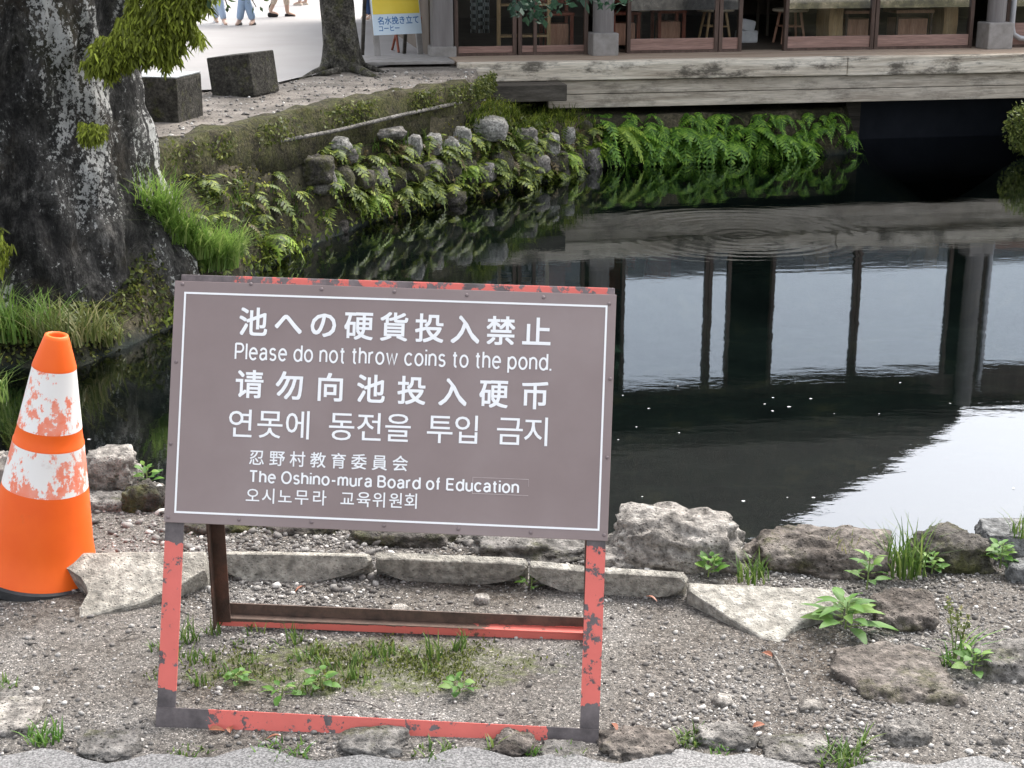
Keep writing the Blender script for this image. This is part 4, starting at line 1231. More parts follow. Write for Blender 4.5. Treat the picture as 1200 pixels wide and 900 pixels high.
def leafshape(L, W, n=6, fold=.18, curl=.25, teeth=0.0):
    V, F = [], []
    for i in range(n + 1):
        t = i / n
        w = W * (math.sin(math.pi * min(1, t ** .75 * .97 + .03)) ** .8) * (1 + teeth * (1 if i % 2 else -1))
        if i == n: w = .0006
        z = L * (curl * (t - t * t * 1.35))
        V += [(t * L, -w, z + w * fold), (t * L, 0, z), (t * L, w, z + w * fold)]
    for i in range(n):
        for k in range(2): F.append((i * 3 + k, i * 3 + k + 1, i * 3 + 4 + k, i * 3 + 3 + k))
    return V, F
def weed(label, base, nleaf, L, W, seed, h=.05, mat=None, group=None, rise=.3, stem=True, teeth=0.0, name="weed"):
    nleaf = int(nleaf * 1.5); L *= .78; W *= .72
    r = random.Random(seed)
    base = Vector(base)
    root = empty(name, base); tag(root, label, "weed", group)
    lf, st = MB(), MB()
    for k in range(nleaf):
        az = k * 2.4 + r.uniform(-.3, .3)
        t = k / max(1, nleaf - 1)
        p = base + Vector((math.cos(az) * .008, math.sin(az) * .008, h * (.12 + .88 * t)))
        lv, lfc = leafshape(L * r.uniform(.65, 1.1) * (1 - .35 * t), W * r.uniform(.75, 1.1) * (1 - .3 * t), teeth=teeth)
        mt = Matrix.Translation(p + Vector((math.cos(az), math.sin(az), 0)) * L * .3 * (1 - .6 * t) + Vector((0, 0, L * .3 * rise * .6))) @ Matrix.Rotation(az, 4, 'Z') @ Matrix.Rotation(-rise * r.uniform(.2, 1.5) + (.15), 4, 'Y') @ Matrix.Rotation(r.uniform(-.4, .4), 4, 'X')
        lf.add([tuple(mt @ Vector(v)) for v in lv], lfc)
        st.tube([tuple(p), tuple(mt @ Vector((0, 0, 0)))], [.0016, .0011], 5)
    st.tube([tuple(base - Vector((0, 0, .01))), tuple(base + Vector((.003, 0, h)))], [.0024, .0014], 6)
    lf.build("leaves", mat or M['weed'], root, smooth=True)
    st.build("stem", M['stem'], root)
    return root
G0 = lambda px, py, dz=0.0: (lambda p: (p.x, p.y, float(height(p.x, p.y)) + dz))(at(px, py, 0.0))

# ---- near plants
WG = "weeds in the gravel"
weed("lush broad leafed weed at the kerb's broken right tip", G0(990, 738), 19, .115, .022, 1, .075, group=WG, rise=.35, teeth=.06)
weed("upright leafy weed on the brown rock above the lush weed", at(1016, 686, .02), 11, .06, .016, 2, .085, group=WG, rise=.4)
weed("small pale leafed weed in front of the big boulder", at(830, 672, .02), 7, .055, .02, 3, .03, group=WG, rise=.7)
weed("yellow green seedling at the top of the big boulder's right side", at(836, 663, .05), 6, .035, .012, 31, .025, group=WG, rise=.5)
weed("bushy low weed left of the squared stone on the right", at(1172, 662, .015), 18, .055, .018, 4, .06, group=WG, rise=.4)
weed("trailing small leafed weed under the grass tuft on the right", at(1092, 668, .012), 14, .042, .015, 5, .04, group=WG, rise=.3)
weed("weed of round leaves beside the rounded grey rock", G0(1140, 790), 11, .06, .018, 6, .05, group=WG, rise=.5)
weed("broad leafed weed in the moss left of centre under the sign", G0(375, 806), 8, 0.052, 0.017, 7, .035, group=WG, rise=.35)
weed("small round weed in the moss near the sign's left leg", G0(278, 800), 9, 0.036, 0.013, 8, .025, group=WG, rise=.3)
weed("soft rounded weed in the gravel under the board's right half", G0(538, 812), 9, 0.045, 0.016, 9, .035, group=WG, rise=.3)
weed("tiny weed low in the moss by the front bar", G0(330, 815), 6, .055, .013, 10, .02, group=WG, rise=.2)
weed("small bright weed between the boulder and the sign's left edge", at(172, 566, .04), 10, .05, .016, 11, .05, group=WG, rise=.5)
weed("little sprig growing from the joint between two kerb blocks", at(622, 690, .0), 6, .05, .008, 12, .03, group=WG, rise=.6)
# tall seeding stalk
root = empty("seed_stalk", G0(1118, 775)); tag(root, "thin weed stalk with a brown green seed head above the gravel", "weed", WG)
bp = Vector(G0(1118, 775)); st, sdm = MB(), MB()
for (dx, hh) in ((-.012, .155), (.012, .11), (.0, .13)):
    pts = [tuple(bp + Vector((dx * t * 2, 0, hh * t))) for t in (0, .4, .8, 1)]
    st.tube(pts, [.0018, .0015, .001, .0006], 5)
    C = [tuple(bp + Vector((dx * 2 * t + random.uniform(-.005, .005), random.uniform(-.005, .005), hh * t))) for t in np.linspace(.5, 1.02, 46)]
    V, F = leaf_cards(C, .012, .8, -.5, .6); sdm.add([tuple(v) for v in V], [tuple(f) for f in F])
st.build("stem", M['stem'], root); sdm.build("seed_head", M['grass_dry'], root)
b = MB(); blades(b, bp, 26, .085, .05, 77, .0035, .9); b.build("leaves", M['weed'], root)
GT = "grass tufts near the sign"
grass("spiky grass tuft on the dark rock above the pond on the right", at(1060, 668, .02), 90, .155, .06, 21, M['grass'], GT, w=.0026, lean=.55)
grass("thin grass tuft on the big boulder's right shoulder", at(882, 678, .03), 60, .075, .045, 22, M['grass'], GT, w=.0028)
grass("tiny grass wisp on top of the broad brown rock", at(985, 642, .06), 30, .05, .05, 23, M['grass_dry'], GT, w=.002)
grass("grass wisp leaning over the squared stone at the right edge", at(1196, 625, .06), 22, .07, .03, 24, M['grass'], GT, w=.0022)
for i, (px, py, n, h, sp, lab) in enumerate([(52, 866, 70, .045, .038, "grass clump at the pale paving stone's corner in the lower left"), (6, 806, 34, .03, .03, "small grass clump at the left edge above the paving stones"),
        (218, 884, 36, .026, .045, "flat grass wisp at the bottom below the sign's left end"), (330, 886, 70, .03, .06, "bright grass clump at the bottom left of centre"),
        (512, 886, 46, .032, .05, "grass clump at the bottom under the middle of the bar"), (576, 880, 7, .05, .006, "single tall grass blade in front of the bottom bar"), (622, 886, 20, .032, .012, "small upright grass sprig left of the sign's right foot"),
        (668, 886, 42, .03, .028, "grass clump just left of the sign's right foot"), (808, 868, 60, .036, .035, "grass clump on the dark lava stones right of the foot"), (845, 880, 34, .024, .035, "yellowish grass wisp on the brown stone at the bottom"),
        (985, 892, 80, .05, .05, "bright grass clump at the bottom right below the gravel"), (1012, 872, 12, .05, .008, "thin upright grass stalk at the bottom right")]):
    p = G0(px, py)
    grass(lab, p, n, h, sp, 40 + i, M['grass' if i % 3 else 'weed'], GT, w=.0028, lean=.7)
for i, (px, py, n, h) in enumerate([(222, 752, 22, .07), (250, 742, 16, .05), (205, 770, 20, .05), (300, 742, 10, .05), (510, 770, 26, .07), (538, 762, 16, .055), (455, 768, 12, .05), (345, 752, 18, .055), (235, 800, 16, .045), (418, 778, 14, .04), (185, 760, 14, .05)] + [(random.gauss(360, 85), random.gauss(776, 15), random.randint(5, 14), random.uniform(.02, .05)) for _ in range(34)]):
    tag(grass("x", G0(px, py), n, h, .022, 60 + i, M['grass'], GT, w=.0026, lean=.5), "thin grass sprig rising from the moss inside the sign's feet", "grass", "grass sprigs in the moss patch")
# moss carpet (stuff)
b = []
n = 9000
x = rng.normal(-.33, .27, n); y = rng.normal(3.20, .085, n)
m = ((x + 0.33) * 2.3) ** 2 + ((y - 3.20) * 6.5) ** 2 + vnoise(x, y, 18, 5) * 1.0
k = (m < 1.3) & (vnoise(x, y, 26, 61) + .6 * vnoise(x, y, 60, 62) + rng.normal(0, .12, n) > -.02 + .25 * m)
C = np.stack([x[k], y[k], height(x[k], y[k]) - .001], -1)
V, F = leaf_cards(C, .010, .2, -1.2, .4)
tag(raw("moss_carpet", V, F, M['ivy']), "thin dull green moss carpet on the soil inside the sign's feet", "moss", kind="stuff")
# twigs and fallen leaves
TW = "dry twigs on the gravel"
for i, (a, c, lab) in enumerate([((400, 822), (452, 836), "dry twig lying in front of the moss patch"), ((905, 765), (928, 818), "thin pale stem lying on the gravel below the kerb's tip"), ((1012, 742), (1050, 762), "pale stalk lying beside the lush weed"), ((140, 752), (166, 745), "short straw left of the sign's left leg"), ((1002, 884), (1040, 872), "straw at the lower right edge")]):
    p, q = Vector(G0(*a, .004)), Vector(G0(*c, .006))
    tag(MB().tube([tuple(p), tuple(p.lerp(q, .5) + Vector((.004, .004, .006))), tuple(q)], [.0022, .002, .0012], 6).build("twig", M['rock_pale']), lab, "twig", TW)
M['deadfern'] = leafmat("dead_fern", (.05, .035, .015), (.12, .085, .035), (.2, .16, .06), .2)
M['deadleaf'] = leafmat("dead_leaf", (.16, .05, .03), (.26, .10, .055), (.36, .17, .09), .1)
for i, (px, py, lab) in enumerate([(245, 858, "dry brown leaf under the left end of the front bar"), (270, 862, "curled red brown leaf under the front bar"), (330, 866, "pinkish dry leaf near the bottom grass clump"), (716, 850, "long pale dry leaf beside the sign's right foot"), (882, 855, "small red leaf on the gravel at the lower right"), (905, 772, "reddish leaf scrap on the gravel below the kerb's tip"), (358, 690, "yellow leaf scrap by the kerb's right leg"), (757, 700, "orange brown leaf on the kerb block right of the sign")]):
    p = Vector(G0(px, py, .006)) if py != 700 else at(757, 699, .035)
    lv, lf = leafshape(.034, .007, 5, .5, .35)
    mt = Matrix.Translation(p) @ Matrix.Rotation(i * 1.7, 4, 'Z') @ Matrix.Rotation(.3 * (-1) ** i, 4, 'X')
    tag(MB().add([tuple(mt @ Vector(v)) for v in lv], lf).build("fallen_leaf", M['deadleaf']), lab, "leaf", "fallen leaves round the sign")

# ---- left grassy mound in front of the trunk
GM = "grass tufts on the mound and bank by the tree"
for i, (px, py, n, h, sp, z, lab) in enumerate([(28, 392, 230, .34, .24, -.93, "dense grass tuft on the mound at the left edge before the trunk"), (80, 398, 220, .30, .22, -.95, "yellow green grass tuft in the middle of the mound"), (122, 402, 130, .24, .13, -1.0, "short grass tuft at the mound's right end over the water"),
        (-22, 384, 200, .36, .2, -.88, "tall grass at the frame edge on the mound"), (-12, 470, 70, .3, .12, -1.05, "drooping grass at the left frame edge beside the cone's tip")]):
    grass(lab, hit(px, py, 5.0), n, h, sp, 90 + i, M['grass_dry' if i in (1, 2) else 'grass_bright'], GM, w=.006, lean=.75)
for i, (px, py, n, h, sp, z, lab) in enumerate([(182, 262, 260, .46, .16, -.55, "long bright grass spilling down the bank beside the trunk"), (208, 282, 200, .4, .15, -.68, "pale long grass low on the bank beside the trunk"), (248, 312, 330, .44, .22, -.95, "bright grass clump hanging over the water right of the trunk"), (226, 300, 200, .36, .16, -.85, "grass clump in the notch right of the trunk's foot"), (265, 300, 160, .28, .16, -.9, "short grass at the right of the bank's bright clump")]):
    grass(lab, hit(px, py, 5.0) + Vector((0, -.03, .01)), int(n * 1.2), h, sp, 110 + i, M['grass_bright'], GM, w=.006, lean=.9, az0=R(-60))
weed("small leafy plant at the foot of the mound near the cone", at(12, 404, -.98), 12, .1, .03, 130, .12, group=None, rise=.5)

# ---- bank ferns (things) and ground cover (stuff)
FB = "ferns along the far bank"
z_ = -.8
flist = [(318, 285, -.95, 9, .36, 'fern_bright', "bright fern standing alone over the water at the left of the bank"), (300, 262, -.75, 6, .24, 'fern', "small fern on the slope above the lone bright fern"),
         (405, 232, -.8, 11, .33, 'fern', "fern drooping from the bank's corner"), (388, 215, -.62, 7, .26, 'fern_bright', "yellow green fern beside the brown mossy boulder"), (432, 240, -.9, 10, .32, 'fern_bright', "fern hanging low over the water at the bank's corner"),
         (470, 226, -.85, 9, .3, 'fern', "mid green fern below the row of stones"), (500, 214, -.8, 9, .3, 'fern', "fern in the hollow under the squarish stone"), (545, 205, -.8, 11, .34, 'fern_bright', "bright fern under the low pale stone"),
         (575, 196, -.78, 11, .34, 'fern', "fern under the large smooth stone"), (605, 200, -.85, 9, .32, 'fern', "fern hanging between stone and water right of the smooth stone"), (660, 190, -.8, 11, .36, 'fern_bright', "large light fern at the bank's right end"),
         (690, 178, -.7, 9, .34, 'fern_bright', "fern arching beyond the end of the far bank"), (630, 146, -.42, 9, .3, 'fern', "fern on the grassy top of the bank's right end"), (590, 205, -.95, 6, .25, 'fern', "small fern at the waterline under the bank")]
for i, (px, py, z, n, L, m, lab) in enumerate(flist):
    fern(lab, hit(px, py - 6) + Vector((0, -.02, .02)), int(n * 1.5), L * .85, 200 + i, M[m], FB, az0=R(-65), spread=3.6, lift=.55, droop=.95)
FD = "ferns hanging under the deck"
for i in range(11):
    px = 722 + i * 27 + random.uniform(-6, 6)
    q = hit(px, 152 + (i % 3) * 8)
    fern(["light green fern hanging just past the bank's end under the deck", "tall fern hanging below the deck's left part", "fern with long drooping fronds below the deck", "deep green fern under the deck over its reflection", "bright fern in the middle of the row under the deck", "fern low over the water under the deck", "dense fern right of the middle of the deck row", "fern with spreading fronds under the deck's middle",
          "short fern toward the dark end of the row", "last big fern before the dark water under the deck", "dim small fern at the far right end of the row"][i], (q.x, q.y - .05, q.z + .03), 13 if i < 9 else 8, .42 if i < 9 else .3, 230 + i, M['fern_deep'] if i > 0 else M['fern_bright'], FD, az0=R(-78), spread=3.2, lift=.3, droop=.95)
def vec_samples(n, f):
    """rejection sampling of the slope, in one go"""
    x = rng.uniform(-4.4, .9, n); y = rng.uniform(9.2, 17.4, n)
    d = poly_sd(POND, x, y); dk = poly_sd(PATHPOLY, x, y)
    nz = vnoise(x, y, 4.0, 21) + vnoise(x, y, 9.0, 22) * .5
    return x, y, d, dk, nz
x, y, d, dk, nz = vec_samples(260000, None)
k = (d > 0.0) & (dk > .06) & (d < 1.6) & (nz + rng.normal(0, .14, len(x)) + .35 * vnoise(x, y, 17, 71) > -.06)
C = np.stack([x[k], y[k], height(x[k], y[k]) + rng.uniform(-.005, .012, k.sum())], -1)
V, F = leaf_cards(C, .028, .3, .2, .6)
tag(raw("moss_cover", V, F, M['mossleaf']), "dull olive moss and seedlings covering the far bank", "moss", kind="stuff")
x, y, d, dk, nz = vec_samples(150000, None)
k = (d > 0.0) & (d < .62) & (dk > .12) & (nz + rng.normal(0, .12, len(x)) > np.where(d < .26, -.12, .15))
C = np.stack([x[k], y[k], height(x[k], y[k]) + rng.uniform(0, .06, k.sum())], -1)
V, F = leaf_cards(C, .048, .3, .5, .5)
tag(raw("ground_cover", V, F, M['ivy']), "low creeping green cover over the far bank's slope", "ground cover", kind="stuff")
k = (d > -.05) & (d < .2) & (dk > .12) & (x > -2.4) & (nz + rng.normal(0, .2, len(x)) > -.05)
C = np.stack([x[k], y[k] - .02, np.maximum(height(x[k], y[k]), -1.06) + rng.uniform(0, .1, k.sum())], -1)
V, F = leaf_cards(C, .06, .3, .9, .42)
tag(raw("bank_leaves", V, F, M['fern']), "small drooping leaves along the far waterline", "ground cover", kind="stuff")
# small ferns between the stones, too many to count
b, b2, b3 = MB(), MB(), MB(); r = random.Random(8)
for k in range(860):
    uu = r.random()
    px = 375 + 320 * uu
    py = r.uniform(172 - 26 * uu, 248 - 50 * uu)
    if k > 760:
        px = r.uniform(215, 395); py = r.uniform(215 - .12 * (px - 215), 318 - .35 * (px - 215))
    if mnoise.noise(Vector((px * .03, py * .05, 2))) < -.2: continue
    q = hit(px, py)
    w_ = r.random()
    if w_ < .30: blades(b3, (q.x, q.y - .02, q.z), 9, .15 * r.uniform(.5, 1.6), .06, 700 + k, .005, 1.1, R(-65) + r.uniform(-.8, .8))
    elif w_ < .42: fern_into(b2, (q.x, q.y - .02, q.z + .01), 2, .2 * r.uniform(.5, 1.4), 700 + k, R(-65), 4.2, .2, 1.1, 8)
    else: fern_into(b, (q.x, q.y - .02, q.z + .01), r.choice((1, 2, 3, 4)), .2 * r.uniform(.4, 1.7), 700 + k, R(-65), 4.4, r.uniform(.2, .8), r.uniform(.7, 1.2), 9)
tag(b2.build("withered_ferns", M['deadfern']), "withered brown fronds hanging among the far bank's ferns", "ferns", kind="stuff")
tag(b3.build("slope_grass", M['grass']), "thin grass blades tangled between the far bank's ferns", "grass", kind="stuff")
tag(b.build("small_ferns", M['fern']), "many small fern fronds growing between the stones of the far bank", "ferns", kind="stuff")
# fern mass under the deck (stuff)
b = MB()
r = random.Random(5)
for k in range(400):
    px = r.uniform(692, 1006); py = r.uniform(132, 188)
    if mnoise.noise(Vector((px * .045, py * .02, 7))) < -.22: continue
    if px > 960 and r.random() < (px - 960) / 60: continue
    q = hit(px, py)
    fern_into(b, (q.x, q.y - .03, q.z + .01), 2, (.30 - .10 * (px - 692) / 314) * r.uniform(.55, 1.3), 300 + k, R(-78), 3.2, .2, 1.05, 11)
tag(b.build("fern_cover", M['fern_deep']), "mass of green ferns clothing the bank under the deck", "ferns", kind="stuff")
b = MB()
for k in range(110):
    p = hit(r.uniform(550, 695), r.uniform(122, 150))
    blades(b, tuple(p), 14, .16 * r.uniform(.6, 1.3), .10, 400 + k, .006, 1.1, R(-60))
tag(b.build("bank_grass", M['fern']), "tangled grass along the top of the far bank", "grass", kind="stuff")
# moss fringe on the stone edging
C = []
for a, c in zip(KERB[1:-1], KERB[2:]):
    a, c = Vector((*a, 0)), Vector((*c, 0)); nrm = (c - a).normalized(); nrm = Vector((nrm.y, -nrm.x, 0))
    for k in range(1500):
        t = random.random(); q = a.lerp(c, t)
        if mnoise.noise(q * 2.2) + random.uniform(-.3, .3) < .0: continue
        C.append(tuple(q + nrm * random.uniform(.03, .085) + Vector((0, 0, random.uniform(-.18, .025)))))
V, F = leaf_cards(np.array(C), .038, .1, .8, .5)
tag(raw("edging_moss", V, F, M['ivy']), "dull green moss growing on the edging's face", "moss", kind="stuff")
# round bush under the deck's right end
p = at(1196, 186, WZ)
root = empty("bush", (p.x + .12, p.y + .1, -1.1)); tag(root, "round yellow green bush at the water's edge under the deck's right end", "bush")
C = []
for k in range(2600):
    v = rng.normal(size=3); v /= np.linalg.norm(v); s = rng.uniform(.55, 1.05)
    C.append((p.x + .16 + v[0] * .36 * s, p.y + .05 + v[1] * .3 * s, -.74 + v[2] * .34 * s))
V, F = leaf_cards(C, .05, .4, .2, .6); raw("foliage", V, F, leafmat("bush_leaf", (.06, .09, .02), (.14, .18, .04), (.27, .31, .08)), root)
b = MB()
for k in range(7):
    a = k * .9; b.tube([(p.x + .14, p.y + .06, -1.12), (p.x + .14 + math.cos(a) * .12, p.y + .06 + math.sin(a) * .12, -.9), (p.x + .14 + math.cos(a) * .26, p.y + .06 + math.sin(a) * .24, -.6)], [.014, .01, .004], 6)
b.build("stem", M['bark2'], root)
# pale specks laid on the pond as painted glints
C = []
for k in range(30):
    q = at(random.uniform(690, 1190) if k < 23 else random.uniform(60, 190), random.uniform(430, 600), WZ)
    C.append((q.x, q.y, WZ + .004))
C = np.array(C); n = len(C); a = rng.uniform(0, 6.28, n); s = .0025 + .007 * rng.uniform(0, 1, n) ** 2
ang = np.linspace(0, 2 * np.pi, 6, endpoint=False)
V = np.stack([C[:, None, 0] + np.cos(ang[None] + a[:, None]) * s[:, None] * 1.3, C[:, None, 1] + np.sin(ang[None] + a[:, None]) * s[:, None] * .8, np.repeat(C[:, 2:3], 6, 1)], -1).reshape(-1, 3)
tag(raw("glint_specks", V, np.arange(n * 6).reshape(n, 6), M['letter']), "tiny pale specks standing in for glints on the dark pond", "specks", kind="stuff")

# =================================================================== THE SIGN
X0, Y0, Z0, YAW, ROLL, LEAN, SW, V1, V2_ = -.2894, 2.8883, 0.0, -.0757, .0144, .3333, .9509, .4302, .9503
def sl(u, n, v):
    a = Vector((u, v * math.sin(LEAN) + n * math.cos(LEAN), v * math.cos(LEAN) - n * math.sin(LEAN)))
    a = Vector((a.x * math.cos(ROLL) + a.z * math.sin(ROLL), a.y, -a.x * math.sin(ROLL) + a.z * math.cos(ROLL)))
    a = Vector((a.x * math.cos(YAW) - a.y * math.sin(YAW), a.x * math.sin(YAW) + a.y * math.cos(YAW), a.z))
    return a + Vector((X0, Y0, Z0))
o_, ex, en, ev_ = sl(0, 0, 0), sl(1, 0, 0), sl(0, 1, 0), sl(0, 0, 1)
ST = Matrix(((ex - o_).to_tuple() + (0,), (en - o_).to_tuple() + (0,), (ev_ - o_).to_tuple() + (0,), (0, 0, 0, 1))).transposed()
ST.translation = o_
STi = ST.inverted()
def sp(px, py, n=0.0):                      # board plane coordinates (u, v) of a pixel
    o = STi @ Vector((0, 0, CAM_H)); d = STi.to_3x3() @ ray(px, py)
    p = o + d * ((n - o.y) / d.y)
    return p.x, p.z
sign = empty("notice_sign", mat=ST)
tag(sign, "brown notice sign in four languages on a red A-frame of peeling paint", "sign")
hw = SW / 2
TK = .034
b = MB(ST); b.box(-hw, hw, 0, .004, V1, V2_, .0012); b.build("sign_panel", M['panel'], sign)
b = MB(ST)
b.box(-hw + .012, hw - .004, .0045, TK, V2_ - .022, V2_ + .0145, .002); b.box(-hw + .001, hw - .001, .0045, TK, V1, V1 + .03, .002)
b.box(-hw + .001, -hw + .03, .0045, TK, V1 + .031, V2_ - .023); b.box(hw - .03, hw - .001, .0045, TK, V1 + .031, V2_ - .023)
tr_ = b.build("panel_frame", worn_red("frame_paint", -hw + .12, hw - .02, 0, .50, under=(.13, .105, .105)), sign); tr_['label'] = "grey frame behind the board with red paint showing on its top edge"
LW = .040
def legbox(name, u0, u1, mat):
    b = MB(ST)
    b.box(u0, u1, .006, .010, 0.0, V1 + .02); 
    s0 = u0 if u0 < 0 else u1 - .004
    b.box(s0, s0 + .004, .0105, .04, 0.0, V1 + .02)
    return b.build(name, mat, sign)
legbox("front_leg", -hw + .002, -hw + .002 + LW, worn_red("leg_paint_l", .075, V1 - .045, 2, .60))
legbox("front_leg", hw - .004 - LW, hw - .004, worn_red("leg_paint_r", .085, V1 - .012, 2, .545))
b = MB(ST); b.box(-hw + .002, hw - .004, .0015, .0055, -.004, .036); b.box(-hw + .002, hw - .004, .0016, .042, -.008, -.0045)
b.build("bottom_bar", worn_red("bar_paint", -hw + .115, hw - .115, 0, .575), sign)
# rear frame
rl, rr = at(262, 728, .022), at(692, 746, .010)
hl, hr = sl(-hw + .05, TK + .004, V2_ - .035), sl(hw - .04, TK + .004, V2_ - .035)
def angle_bar(name, p, q, w, mat, nrm_hint):
    p, q = Vector(p), Vector(q); d = (q - p).normalized()
    s = d.cross(Vector(nrm_hint)).normalized(); m = s.cross(d).normalized()
    vs, fs = [], []
    b = MB()
    for (a0, a1, b0, b1) in ((-w / 2, w / 2, 0, .004), (-w / 2, -w / 2 + .004, .0045, w)):
        k = [tuple(e + s * a + m * c) for e in (p, q) for (a, c) in ((a0, b0), (a1, b0), (a1, b1), (a0, b1))]
        b.add(k, [(0, 1, 2, 3), (7, 6, 5, 4), (0, 4, 5, 1), (1, 5, 6, 2), (2, 6, 7, 3), (3, 7, 4, 0)])
    return b.build(name, mat, sign)
angle_bar("rear_leg", rl, hl, .036, M['rust'], (0, -1, 0))
angle_bar("rear_leg", rr, hr, .036, M['rust'], (0, -1, 0))
d_ = (rr - rl).normalized()
b = MB()
up = Vector((0, 0, 1)); bk = Vector((-d_.y, d_.x, 0)).normalized()
for (y0, y1, z0, z1) in ((0, .004, -.012, .004), (.0, .030, .0045, .0085), (.026, .030, .009, .036)):
    k = [tuple(e + bk * a + up * c) for e in (rl - d_ * .015, rr + d_ * .015) for (a, c) in ((y0, z0), (y1, z0), (y1, z1), (y0, z1))]
    b.add(k, [(0, 1, 2, 3), (7, 6, 5, 4), (0, 4, 5, 1), (1, 5, 6, 2), (2, 6, 7, 3), (3, 7, 4, 0)])
o = b.build("rear_bar", None, sign)
rz_ = STi @ ((rl + rr) / 2)
def rear_paint():
    t = NT("rear_bar_paint"); c = t.coord('World'); sx = t.node("ShaderNodeSeparateXYZ"); t.link(c, sx.inputs[0])
    n = t.noise(c, 22, 7, .72)
    lowz = t.math('LESS_THAN', t.math('ADD', sx.outputs[2], t.math('MULTIPLY', n, .012)), (rl.z + rr.z) / 2 + .012)
    col = t.mix(t.math('MULTIPLY', lowz, t.ramp(n, [(.58, 1.0), (.62, 0.0)])), t.ramp(n, [(.35, (.05, .033, .025)), (.6, (.12, .075, .055))]), (.62, .14, .11))
    return t.done(t.bsdf(col, .7, t.bump(n, .3, .002)))
o.data.materials.clear(); o.data.materials.append(rear_paint())
# white border line: four thin strips a hair proud of the board
TL, TR, BR, BL = sp(217, 340), sp(712, 360), sp(702.5, 622.5), sp(203.5, 600.5)
u0, u1 = (TL[0] + BL[0]) / 2, (TR[0] + BR[0]) / 2
v1, v0 = (TL[1] + TR[1]) / 2, (BL[1] + BR[1]) / 2
lw = .0042
b = MB(ST)
for (a0, a1, c0, c1) in ((u0, u1, v1 - lw, v1), (u0, u1, v0, v0 + lw), (u0, u0 + lw, v0 + lw, v1 - lw), (u1 - lw, u1, v0 + lw, v1 - lw)):
    b.box(a0, a1, -.0010, -.0004, c0, c1)
b.build("border_line", M['letter'], sign)
# lettering: flat cut letters on the board
dg = lambda: bpy.context.evaluated_depsgraph_get()
def glyphs(s, bold=0.0, res=3):
    c = bpy.data.curves.new("txt", 'FONT'); c.body = s; c.size = 1; c.offset = bold; c.resolution_u = res
    o = bpy.data.objects.new("txt", c); COL.objects.link(o)
    bpy.context.view_layer.update()
    me = bpy.data.meshes.new_from_object(o.evaluated_get(dg()))
    V = np.array([tuple(v.co) for v in me.vertices]).reshape(-1, 3); F = [tuple(p.vertices) for p in me.polygons]
    bpy.data.objects.remove(o); bpy.data.curves.remove(c); bpy.data.meshes.remove(me)
    return V, F
def letters_on(T, name, items, mat, parent, n=-.0012):
    b = MB(T)
    for V, F in items:
        b.add([(q[0], q[2] if len(q) > 2 else n, q[1]) for q in V], F)
    return b.build(name, mat, parent)
def char_row(chars, h, bold, wf=1.0):
    """chars: [(ch, u, v)] centred at board coords; h = glyph box height; weight comes from stacked, slightly shifted cuts"""
    out = []
    sh = [(0, 0)] if bold <= 0 else [(-bold, -bold), (bold, -bold), (-bold, bold), (bold, bold)]
    for i, (ch, u, v) in enumerate(chars):
        V, F = glyphs(ch, 0.0)
        for j, (dx, dz) in enumerate(sh):
            out.append(([(u + (p[0] - .5 + dx) * h * wf, v + (p[1] - .38 + dz) * h, -.0011 - .00005 * j) for p in V], F))
    return out
def even(s, a, c):
    (ua, va), (uc, vc) = sp(*a), sp(*c)
    n = len(s)
    return [(ch, ua + (uc - ua) * i / (n - 1), va + (vc - va) * i / (n - 1)) for i, ch in enumerate(s)]
def _arc(cx, cy, rx, ry, a0, a1, n=14):
    return [(cx + rx * math.cos(R(a0 + (a1 - a0) * i / n)), cy + ry * math.sin(R(a0 + (a1 - a0) * i / n))) for i in range(n + 1)]
_o = _arc(.27, .36, .27, .36, 0, 360, 24)
